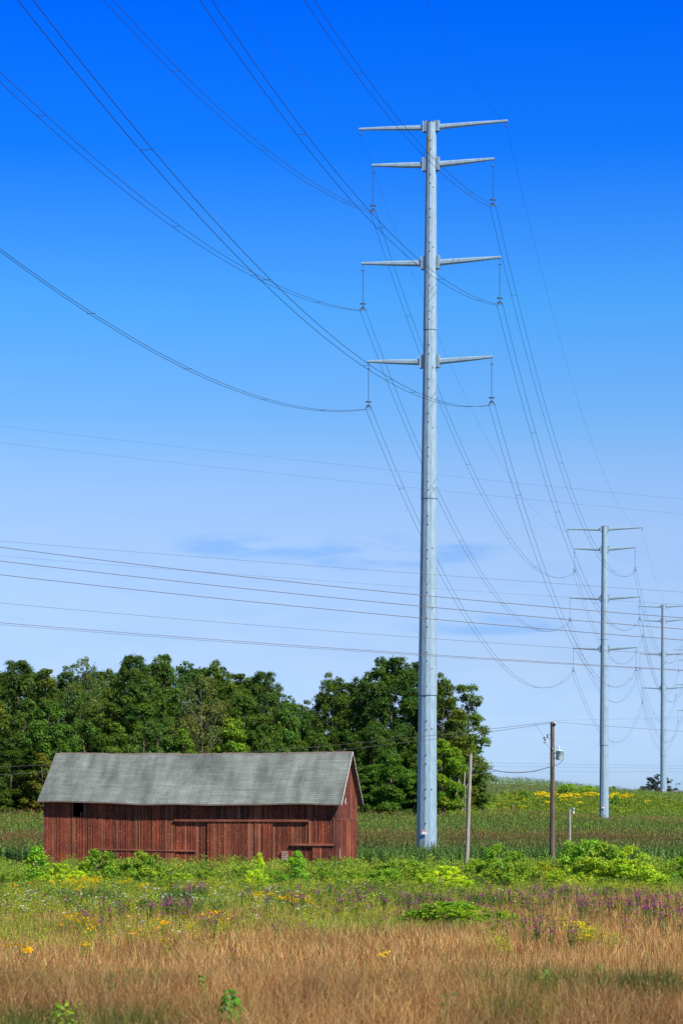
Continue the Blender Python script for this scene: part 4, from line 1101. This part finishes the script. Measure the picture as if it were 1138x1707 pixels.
def scatter(Qs, Cs, X, Y, Z, rs, smin=.85, smax=1.12, tint=None):
    """merge copies of variants placed at X,Y,Z"""
    out = []; outc = []
    which = rs.integers(0, len(Qs), len(X)); ang = rs.uniform(0, 6.28, len(X)); sc_ = rs.uniform(smin, smax, len(X))
    for v in range(len(Qs)):
        m_ = which == v; n = m_.sum()
        if n == 0: continue
        q = Qs[v]; c_, s_ = np.cos(ang[m_]), np.sin(ang[m_]); k = sc_[m_]
        x = (q[None, ..., 0] * c_[:, None, None] - q[None, ..., 1] * s_[:, None, None]) * k[:, None, None] + X[m_][:, None, None]
        y = (q[None, ..., 0] * s_[:, None, None] + q[None, ..., 1] * c_[:, None, None]) * k[:, None, None] + Y[m_][:, None, None]
        z = q[None, ..., 2] * k[:, None, None] + Z[m_][:, None, None]
        out.append(np.stack([x, y, z], -1).reshape(-1, 4, 3).astype(np.float32))
        cc = np.repeat(Cs[v][None], n, 0) * rs.uniform(.8, 1.2, (n, 1, 1))
        if tint is not None: cc = cc * tint[m_][:, None, :]
        outc.append(cc.reshape(-1, 3).astype(np.float32))
    return np.concatenate(out), np.concatenate(outc)
def wedge(n, d0, d1, rs, u0=-60, u1=1200):
    D = np.sqrt(rs.uniform(d0 * d0, d1 * d1, n)); u = rs.uniform(u0, u1, n)
    return px(u, D), D
rs = np.random.default_rng(21)
VAR = [[corn_variant(rs, l) for _ in range(6)] for l in range(3)]
VAN = [[corn_variant(rs, l, False) for _ in range(6)] for l in range(3)]
Qa, Ca = [], []
ct, st = math.cos(TH), math.sin(TH)
def outside_barn(X, Y, m_=.5):
    lx = (X - BX) * ct - (Y - BY) * st; ly = (X - BX) * st + (Y - BY) * ct
    return ~((lx > xL - m_) & (lx < m_) & (ly > -m_) & (ly < WB + m_))
def patch_mask(X, Y):
    """the weedy patch on the hill"""
    c_ = (X - 46) / 24.0; d_ = (Y - 447) / 20.0 + .12 * np.sin(X * .3)
    a_ = (X - 22.5) / 6.0; b_ = (Y - 431) / 7.0
    return ((np.abs(c_) ** 3 + np.abs(d_) ** 3) < 1) | (a_ * a_ + b_ * b_ < 1)
for lod, d0, d1, dens in ((0, 188, 232, 3.6), (1, 232, 310, 1.9), (2, 310, 470, 1.6), (2, 470, 660, .9)):
    area = (1260 / F) * (d1 * d1 - d0 * d0) / 2
    X, Y = wedge(int(area * dens), d0, d1, rs)
    Y = np.maximum(Y, 188)
    row = .76; Y = np.where(Y < 300, np.round(Y / row) * row + rs.normal(0, .04, len(Y)), Y)
    edge = 189 + .8 * np.sin(X * .5) + (X < -15) * 2
    keep = (Y > edge) & outside_barn(X, Y) & ~patch_mask(X, Y)
    wood = (X < px(795, 322) + 1) & (Y > 326)
    keep &= ~wood
    for T in TW: keep &= ((X - T['x']) ** 2 + (Y - T['y']) ** 2) > 1.5 ** 2
    keep &= ~((np.abs(X - TW[1]['x']) < 2.2) & (Y > TW[1]['y'] - 14) & (Y < TW[1]['y']))
    X, Y = X[keep], Y[keep]; Z = ground(X, Y)
    # bands: tasselled browner strips and fresher strips across the slope
    b_ = fbm(X * .15, Y, 9 if lod < 2 else 22, 5)
    if lod == 0: b_ = np.where(Y < 197, -1, b_ + .6)
    t_ = np.stack([1 + .12 * b_.clip(-.6, 1), 1 - .04 * b_, 1 - .05 * b_], -1)
    ripe = (b_ + rs.normal(0, .22, len(b_))) > .18
    for sel, VV in ((ripe, VAR), (~ripe, VAN)):
        q, c_ = scatter([v[0] for v in VV[lod]], [v[1] for v in VV[lod]], X[sel], Y[sel], Z[sel], rs, .85, 1.08, t_[sel])
        Qa.append(q); Ca.append(c_)
o = quads_obj('corn_field', np.concatenate(Qa), M_corn, None, np.concatenate(Ca)); tag(o, 'field of tasselled green corn stretching up the slope', 'corn', kind='stuff')
print('corn quads', sum(len(q) for q in Qa))

# ------------------------------------------------------------------ meadow grass
def blades(X, Y, h, w, lean, colr, rs, segs=1, zoff=0.0):
    n = len(X); Z = ground(X, Y) - .02 + zoff
    th = rs.uniform(0, 6.28, n); d = np.stack([np.cos(th), np.sin(th)], -1) * (lean * h)[:, None]
    fa = rs.uniform(-.9, .9, n); s = np.stack([np.cos(fa), np.sin(fa)], -1) * (w * .5)[:, None]   # faces roughly the road so that it is seen
    B = np.stack([X, Y, Z], -1)
    out = []; c = []
    prev = None
    for k in range(segs + 1):
        t_ = k / segs
        cen = B + np.concatenate([d * (t_ ** 1.6), (h * (t_ - .25 * np.minimum(lean, 2.2) * t_ * t_))[:, None]], 1)
        ww = (1 - .85 * t_)
        S = np.concatenate([s * ww, np.zeros((n, 1))], 1)
        cur = (cen - S, cen + S)
        if prev is not None:
            out.append(np.stack([prev[0], prev[1], cur[1], cur[0]], 1).astype(np.float32)); c.append(colr)
        prev = cur
    return np.concatenate(out), np.concatenate(c)
def palette(n, rs, base, var=.22):
    v = 1 + rs.normal(0, var, (n, 1)).clip(-.6, .8); hv = rs.normal(0, .08, (n, 1))
    return (np.array(base)[None, :] * v * np.concatenate([1 + hv, np.ones((n, 1)), 1 - hv], 1)).clip(.004, .9)
TAN, STRAW, RUST = (.41, .212, .066), (.64, .44, .18), (.27, .105, .028)
GREEN, LIME, DGREEN = (.15, .25, .03), (.36, .40, .04), (.07, .13, .02)
def mix_cols(n, rs, gf):
    """gf 0..1 share of green blades"""
    r_ = rs.random(n); out = palette(n, rs, TAN)
    k = rs.random(n)
    a_ = palette(n, rs, STRAW); b_ = palette(n, rs, RUST)
    out = np.where((k < .27)[:, None], a_, out); out = np.where((k > .70)[:, None], b_, out)
    g1 = palette(n, rs, GREEN); g2 = palette(n, rs, LIME); g3 = palette(n, rs, DGREEN)
    k2 = rs.random(n)
    gg = np.where((k2 < .35)[:, None], g2, g1); gg = np.where((k2 > .8)[:, None], g3, gg)
    return np.where((r_ < gf)[:, None], gg, out)
rs = np.random.default_rng(33)
# middle meadow
n = 330000
X, Y = wedge(n, 58, 190, rs, -40, 1180)
k = outside_barn(X, Y, .1); X, Y = X[k], Y[k]
U = 569 + X / Y * F
nse = fbm(X * .6, Y, 7, 9); nse2 = fbm(X, Y * .5, 3, 10)
line = 99 + 18 * ((U > 620) & True) * np.clip((U - 620) / 250, 0, 1)
gf = np.clip((Y - line) / 55 + .22 + nse * .6 + nse2 * .25, .04, .93)
gf = np.where(Y > 165, np.maximum(gf, .8), gf)
n = len(X)
tuft = fbm(X * 1.6, Y * .7, 1.3, 71)
h = (.42 + .42 * rs.random(n) ** 1.5 + .10 * nse + .16 * tuft) * np.where(gf > .5, .85, 1.0)
q, c = blades(X, Y, h, rs.uniform(.010, .022, n) * (1 + Y / 200), rs.uniform(.05, .85, n), mix_cols(n, rs, gf) * (1.06 * (1 + .30 * fbm(X, Y * .6, 2.2, 72)))[:, None], rs)
# (seed stems are added with the bank grass below)
o = quads_obj('meadow_grass', q, M_grass, None, c); tag(o, 'mixed green and tan meadow grass between the road bank and the barn', 'grass', kind='stuff')
# near bank, out of focus
n = 210000
X, Y = wedge(n, 12, 33.5, rs, -120, 1260)
U = 569 + X / Y * F; V_ = 1340 - (ground(X, Y) + .35) * F / Y
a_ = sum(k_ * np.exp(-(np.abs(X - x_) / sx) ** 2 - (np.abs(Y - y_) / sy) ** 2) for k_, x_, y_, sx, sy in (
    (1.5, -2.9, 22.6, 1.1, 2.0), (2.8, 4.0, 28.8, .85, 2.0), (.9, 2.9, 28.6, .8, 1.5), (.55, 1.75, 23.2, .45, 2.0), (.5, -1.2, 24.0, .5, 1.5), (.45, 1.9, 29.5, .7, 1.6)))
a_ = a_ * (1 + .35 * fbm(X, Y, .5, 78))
gf = np.clip(fbm(X, Y * .4, 1.4, 12) * .8 - .16 + .25 * fbm(X, Y * .6, .5, 76) + a_, .02, .95)
shade = fbm(X, Y, 1.0, 14)
n = len(X)
cc = mix_cols(n, rs, gf) * np.where(a_ > 1.1, .42, np.where(a_ > .45, .62, 1))[:, None]  # green patches darkened further, shade put into the blade colour
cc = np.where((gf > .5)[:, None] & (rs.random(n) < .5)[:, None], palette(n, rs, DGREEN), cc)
tuft = fbm(X * 1.3, Y * .8, .35, 73)
h = (.26 + .34 * rs.random(n) ** 1.4 + .10 * shade + .12 * tuft).clip(.1, .8)
cc = cc * (.80 * (1 + .30 * fbm(X, Y * .5, .8, 74) + .28 * fbm(X, Y * .4, 2.6, 75)).clip(.4, 1.7))[:, None]
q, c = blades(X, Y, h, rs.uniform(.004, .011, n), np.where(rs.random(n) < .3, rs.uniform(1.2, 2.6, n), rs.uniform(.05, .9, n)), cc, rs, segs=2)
# taller flowering stems with seed heads rising over the thatch
def seed_stems(n, d0, d1, u0, u1, hmin, hmax, w, headw, rs):
    X, Y = wedge(n, d0, d1, rs, u0, u1); h_ = rs.uniform(hmin, hmax, n); ln = rs.uniform(.05, .45, n)
    cs = palette(n, rs, (.44, .27, .10), .35)
    st = rs.bit_generator.state
    q1, c1 = blades(X, Y, h_, np.full(n, w), ln, cs, rs, segs=2)
    tip = (q1[n:, 2] + q1[n:, 3]) / 2; bas = (q1[n:, 0] + q1[n:, 1]) / 2; ax = tip - bas; ax /= np.linalg.norm(ax, axis=1)[:, None]
    side = np.cross(ax, [0, 1, 0]); L_ = headw * 4.5
    hq = np.stack([tip - ax * L_ * .5, tip + side * headw, tip + ax * L_ * .7, tip - side * headw], 1).astype(np.float32)
    return np.concatenate([q1, hq]), np.concatenate([c1, palette(n, rs, (.38, .20, .07), .35)])
q2, c2 = seed_stems(5000, 12, 33.5, -120, 1260, .45, .75, .004, .0055, rs)
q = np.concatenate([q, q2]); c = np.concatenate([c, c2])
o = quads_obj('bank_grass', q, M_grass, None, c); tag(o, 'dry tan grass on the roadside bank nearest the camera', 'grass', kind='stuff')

# ------------------------------------------------------------------ weeds and wildflowers (uncountable masses)
def weed_variant(rs, H, Rr, n, leaf, colr, up=.3):
    z = H * rs.random(n) ** .7; th = rs.uniform(0, 6.28, n); r_ = Rr * rs.random(n) ** .5 * (1 - .35 * z / H)
    P = np.stack([r_ * np.cos(th), r_ * np.sin(th), z], -1)
    Nn = rs.normal(size=(n, 3)) + np.array([0, -.3, up * 2]); Nn /= np.linalg.norm(Nn, axis=1)[:, None]
    return leaf_quads(P, Nn, leaf, rs, .5), palette(n, rs, colr, .3)
rs = np.random.default_rng(44)
def weeds(name, label, X, Y, variants, smin=.7, smax=1.3, zoff=0.0, m_=None, cat='weeds'):
    X = np.asarray(X, float); Y = np.asarray(Y, float)
    k = outside_barn(X, Y, .1); X, Y = X[k], Y[k]
    q, c = scatter([v[0] for v in variants], [v[1] for v in variants], X, Y, ground(X, Y) + zoff, rs, smin, smax)
    o = quads_obj(name, q, m_ or M_leaf, None, c); return tag(o, label, cat, kind='stuff')
wg = [weed_variant(rs, .8, .4, 90, .10, (.21, .34, .035)) for _ in range(3)] + [weed_variant(rs, .75, .45, 90, .10, (.34, .42, .04)) for _ in range(2)]
wdk = [weed_variant(rs, .9, .5, 110, .10, (.07, .15, .02)) for _ in range(4)]
X, Y = wedge(5200, 100, 187, rs, -40, 1180)
k = fbm(X * .8, Y * .8, 4, 61) > .28; X, Y = X[k], Y[k]; k = Y > 118 + 14 * fbm(X, Y, 5, 62); X, Y = X[k], Y[k]
weeds('dark_weeds', 'darker green leafy weed clumps through the meadow', X, Y, wdk, .5, 1.15)
X, Y = wedge(3600, 105, 188, rs, -40, 1180)
k = fbm(X * .8, Y * .5, 5, 63) > .05; X, Y = X[k], Y[k]
d_ = fbm(X * .7, Y, 6, 19); U = 569 + X / Y * F
k = (Y + d_ * 16 > np.where(U > 650, 140, 122)); X, Y = X[k], Y[k]
weeds('leafy_weeds', 'knee high green weeds in front of the barn and the corn', X, Y, wg)
X, Y = wedge(2600, 158, 178, rs, -40, 1180)
k = fbm(X, Y, 3.0, 66) > -.2; X, Y = X[k], Y[k]
wt = [weed_variant(rs, 1.15, .4, 120, .10, (.26, .40, .035)) for _ in range(4)] + [weed_variant(rs, 1.1, .45, 120, .10, (.40, .47, .04)) for _ in range(2)] + [weed_variant(rs, 1.0, .45, 120, .10, (.11, .2, .025)) for _ in range(2)]
weeds('tall_weeds', 'lush waist high weeds along the foot of the barn and the corn edge', X, Y, wt, .45, 1.5)
wl_ = [weed_variant(rs, .85, .42, 110, .085, (.42, .46, .035), .6) for _ in range(4)]
def blob(u, yt, h, su_, sd, n, d0=60, d1=187):
    Dm = find_D(u, yt, h, d0, d1); Xc = px(u, Dm)
    return Xc + rs.normal(0, su_ / F * Dm, n), Dm + rs.normal(0, sd, n)
def blobs(L_, h, d0=60, d1=187):
    xs, ys = [], []
    for (u, yt, su_, sd, n) in L_:
        a_, b_ = blob(u, yt, h, su_, sd, n, d0, d1); xs.append(a_); ys.append(b_)
    return np.concatenate(xs), np.clip(np.concatenate(ys), d0, d1)
X, Y = blobs([(130, 1466, 30, 5, 60), (85, 1462, 14, 4, 30), (60, 1505, 45, 5, 90), (20, 1485, 30, 6, 60), (300, 1470, 80, 5, 90), (650, 1455, 40, 4, 50), (1000, 1460, 90, 4, 80), (540, 1468, 50, 5, 60), (350, 1462, 40, 5, 90), (425, 1462, 14, 3, 40), (190, 1500, 90, 8, 140), (30, 1540, 30, 5, 30), (250, 1540, 90, 5, 60), (740, 1458, 22, 4, 70), (560, 1500, 60, 6, 60), (830, 1480, 60, 6, 60),
              (975, 1545, 18, 3, 30), (825, 1560, 8, 2, 10), (600, 1470, 60, 5, 50), (930, 1470, 60, 4, 50), (1060, 1470, 50, 4, 60), (460, 1520, 80, 6, 60)], .8)
weeds('yellow_green_weeds', 'bright yellow green goldenrod plants not yet in full bloom in the meadow', X, Y, wl_, .6, 1.1)

def flower_variant(rs, H, n_head, head, spread, colr, stem=GREEN, leaves=10, per=7, flat=.3):
    Q = []; c = []
    # stems
    for i in range(n_head):
        th = rs.uniform(0, 6.28); r_ = spread * math.sqrt(rs.random()); hx, hy, hz = r_ * math.cos(th), r_ * math.sin(th), H * rs.uniform(.82, 1.05)
        w = .008
        Q.append(np.array([[(-w, 0, 0), (w, 0, 0), (hx + w, hy, hz), (hx - w, hy, hz)]], float)); c.append(palette(1, rs, stem))
        P = np.array([hx, hy, hz]) + rs.normal(size=(per, 3)) * np.array([head, head, head * flat]) * .45
        Nn = rs.normal(size=(per, 3)) * .7 + np.array([0, -.7, .7]); Nn /= np.linalg.norm(Nn, axis=1)[:, None]
        Q.append(leaf_quads(P, Nn, head * .75, rs, .9)); c.append(palette(per, rs, colr, .25))
    if leaves:
        P = np.stack([rs.normal(0, spread * .4, leaves), rs.normal(0, spread * .4, leaves), H * rs.uniform(.1, .85, leaves)], -1)
        Nn = rs.normal(size=(leaves, 3)) + np.array([0, 0, .8]); Nn /= np.linalg.norm(Nn, axis=1)[:, None]
        Q.append(leaf_quads(P, Nn, .14, rs, .35)); c.append(palette(leaves, rs, stem))
    return np.concatenate(Q), np.concatenate(c)
PURPLE, WHITE, YELLOW, ORANGE = (.34, .045, .22), (.72, .72, .68), (.75, .52, .01), (.85, .42, .005)
iron = [flower_variant(rs, 1.15, 4, .075, .22, PURPLE, DGREEN, 22) for _ in range(5)]
X, Y = blobs([(950, 1488, 130, 6, 85), (1080, 1490, 60, 7, 62), (860, 1488, 70, 6, 30), (1110, 1512, 25, 4, 35), (290, 1500, 20, 3, 34), (312, 1478, 18, 3, 26), (185, 1512, 40, 6, 20), (60, 1505, 50, 8, 14), (500, 1478, 50, 6, 26), (480, 1500, 70, 8, 16), (590, 1488, 70, 7, 22),
              (640, 1498, 80, 6, 36), (370, 1520, 60, 8, 14), (915, 1535, 22, 4, 16), (740, 1500, 70, 8, 24), (1000, 1510, 70, 6, 26), (225, 1520, 60, 6, 14), (20, 1500, 30, 9, 8)], 1.1)
weeds('ironweed', 'purple flowered ironweed stems scattered through the meadow', X, Y, iron, .75, 1.1, m_=M_petal, cat='wildflowers')
lace = [flower_variant(rs, .95, 2, .075, .25, WHITE, GREEN, 6, 6, .12) for _ in range(4)]
X, Y = blobs([(150, 1490, 70, 7, 60), (200, 1450, 18, 3, 22), (310, 1490, 60, 8, 30), (20, 1492, 20, 6, 16), (370, 1480, 60, 8, 30), (500, 1490, 90, 8, 26), (260, 1530, 90, 9, 12), (640, 1490, 60, 6, 10), (230, 1455, 60, 5, 10), (880, 1490, 50, 5, 8)], .95)
weeds('white_wildflowers', 'white lace like wildflowers dotted through the green meadow', X, Y, lace, .7, 1.1, m_=M_petal, cat='wildflowers')
gold = [flower_variant(rs, .95, 8, .085, .32, YELLOW, LIME, 18, 8, .5) for _ in range(4)]
X, Y = blobs([(142, 1466, 18, 4, 22), (110, 1462, 22, 4, 10), (588, 1446, 26, 2, 18), (560, 1442, 6, 2, 5), (500, 1490, 30, 4, 10), (205, 1466, 5, 2, 4), (240, 1470, 8, 2, 5), (975, 1542, 20, 4, 7), (430, 1486, 8, 2, 6), (350, 1525, 70, 8, 10)], .95)
weeds('goldenrod', 'yellow goldenrod in bloom by the barn and in the meadow', X, Y, gold, .7, 1.05, m_=M_petal, cat='wildflowers')
sunf = [flower_variant(rs, 1.0, 4, .11, .25, ORANGE, GREEN, 12, 7, .4) for _ in range(4)]
X, Y = blobs([(128, 1524, 16, 3, 5), (156, 1528, 14, 3, 6), (112, 1522, 6, 2, 2), (218, 1545, 6, 2, 3), (140, 1560, 6, 1, 2), (457, 1486, 5, 1.5, 4), (491, 1484, 6, 1.5, 5), (487, 1492, 3, 1, 3), (472, 1490, 3, 1, 3), (268, 1534, 5, 1, 4), (16, 1574, 5, 2, 2), (345, 1520, 8, 3, 6), (60, 1470, 30, 6, 6)], 1.0)
weeds('orange_wildflowers', 'orange yellow daisy like wildflowers in small bunches', X, Y, sunf, .7, 1.0, m_=M_petal, cat='wildflowers')
# dry reddish stalks
dry = [(np.concatenate([blades(np.zeros(9), np.zeros(9), rs.uniform(1.0, 1.7, 9), np.full(9, .02), rs.uniform(.05, .3, 9), palette(9, rs, (.36, .2, .12)), rs)[0] - np.array([0, 0, float(ground(0, 0)) - .02])]), palette(9, rs, (.36, .2, .12))) for _ in range(4)]
X, Y = blobs([(268, 1420, 14, 2, 26), (175, 1430, 8, 2, 14), (12, 1440, 10, 3, 16), (830, 1430, 30, 5, 10), (950, 1470, 40, 5, 14), (480, 1440, 60, 5, 12)], 1.4)
weeds('dry_stalks', 'tall dry reddish weed stalks in front of the barn', X, Y, dry, .8, 1.2, m_=M_grass)
# hill patch
X = rs.uniform(18, 72, 9000); Y = rs.uniform(422, 470, 9000)
k = patch_mask(X, Y); X, Y = X[k][:3800], Y[k][:3800]
hg = [weed_variant(rs, 1.0, .6, 34, .26, (.17, .27, .025)) for _ in range(3)] + [weed_variant(rs, 1.0, .6, 34, .26, (.27, .37, .03)) for _ in range(3)]
weeds('hill_weeds', 'light green weeds of the fallow patch on the hillside', X, Y, hg, .8, 1.3)
X = np.concatenate([rs.uniform(38, 58, 170), rs.uniform(28, 60, 34), rs.normal(22, 4, 3)]); Y = np.concatenate([rs.normal(462, 2.2, 170), rs.normal(452, 8, 34), rs.normal(430, 3, 3)])
k = patch_mask(X, Y) & (fbm(X, Y * 1.5, 7, 77) > -.1); X, Y = X[k], Y[k]
hy = [flower_variant(rs, 1.2, 9, .24, .7, (.80, .62, .02), GREEN, 8, 7, .5) for _ in range(4)]
weeds('hill_goldenrod', 'band of bright yellow goldenrod across the hillside patch', X, Y, hy, .8, 1.2, m_=M_petal, cat='wildflowers')

# ------------------------------------------------------------------ plants on the near bank
def near_plant(u, ytop, D, h, n, leaf, colr, label, name='weed_plant', spread=.09, flower=None):
    X = px(u, D); zg = float(ground(X, D)); H = zy(ytop, D) - zg
    root = empty(name, (X, D, zg), 0, label, 'plant', 'single plants on the road bank')
    r_ = np.random.default_rng(int(u) + 5)
    z = H * r_.uniform(.25 if flower is None else .15, 1.0, n); th = r_.uniform(0, 6.28, n); q_ = spread * (.3 + .7 * r_.random(n)) * np.sin(np.clip(z / H * 2.6, 0, 3.1)) + .02
    P = np.stack([q_ * np.cos(th), q_ * np.sin(th), z], -1)
    Nn = np.stack([np.cos(th) * .5, np.sin(th) * .5 - .4, np.full(n, .7)], -1) + r_.normal(size=(n, 3)) * .35; Nn /= np.linalg.norm(Nn, axis=1)[:, None]
    quads_obj('foliage', leaf_quads(P, Nn, leaf, r_, .5), M_leaf, root, palette(n, r_, colr, .25))
    mb = MB(); mb.tube([(0, 0, -.03), (.01, 0, H * .5), (0, 0, H * .95)], [.006, .005, .003], 5); mb.build('stem', M_bark, root)
    if flower is not None:
        P = np.stack([r_.normal(0, .045, 26), r_.normal(0, .03, 26), H + r_.normal(0, .018, 26)], -1)
        Nn = r_.normal(size=(26, 3)) * .5 + np.array([0, -.6, .7]); Nn /= np.linalg.norm(Nn, axis=1)[:, None]
        quads_obj('flower_head', leaf_quads(P, Nn, .045, r_, .8), M_petal, root, palette(26, r_, flower, .2))
near_plant(384, 1650, 22.6, .5, 210, .075, (.09, .32, .008), 'bright green leafy sapling at the bottom edge left of centre', spread=.085)
near_plant(337, 1626, 26.0, .4, 80, .055, (.12, .26, .02), 'small green sprout left of the bright sapling', spread=.05)
near_plant(104, 1672, 22.6, .3, 150, .06, (.22, .42, .01), 'yellow green leafy plant near the bottom left', spread=.13)
near_plant(130, 1672, 23.6, .3, 40, .045, (.2, .36, .01), 'small yellow green plant right of the leafy one at bottom left', spread=.06)
near_plant(183, 1625, 26.6, .4, 80, .05, (.06, .16, .02), 'dark green weed stem in the tan grass left of centre', spread=.06)
near_plant(60, 1620, 28.0, .4, 24, .04, (.1, .2, .02), 'thin green weed in the tan grass near the left edge', spread=.04)
near_plant(46, 1583, 30.5, .5, 22, .04, (.1, .2, .02), 'orange flowered weed rising above the bank grass at the left', flower=ORANGE, spread=.05)
near_plant(642, 1591, 31.0, .4, 16, .04, (.2, .26, .02), 'yellow flowered weed rising above the bank grass in the centre', flower=(.8, .5, .03), spread=.04)
near_plant(636, 1578, 31.5, .5, 34, .035, (.3, .32, .03), 'slim yellow green plume beside the yellow flower on the bank', spread=.035)
near_plant(452, 1582, 31.2, .5, 30, .035, (.3, .32, .04), 'pale green plume on the bank left of centre', spread=.045)
near_plant(905, 1616, 28.0, .4, 110, .05, (.16, .30, .02), 'bright green grass tuft in the darkened green patch at right', spread=.10)
near_plant(1000, 1606, 28.6, .4, 110, .05, (.11, .24, .02), 'green tuft in the darkened patch near the right edge', spread=.12)
near_plant(745, 1655, 23.6, .4, 90, .045, (.10, .19, .03), 'dull green weed clump low in the tan grass right of centre', spread=.14)
near_plant(775, 1580, 31.4, .5, 34, .035, (.28, .32, .04), 'pale green plume on the bank right of centre', spread=.05)
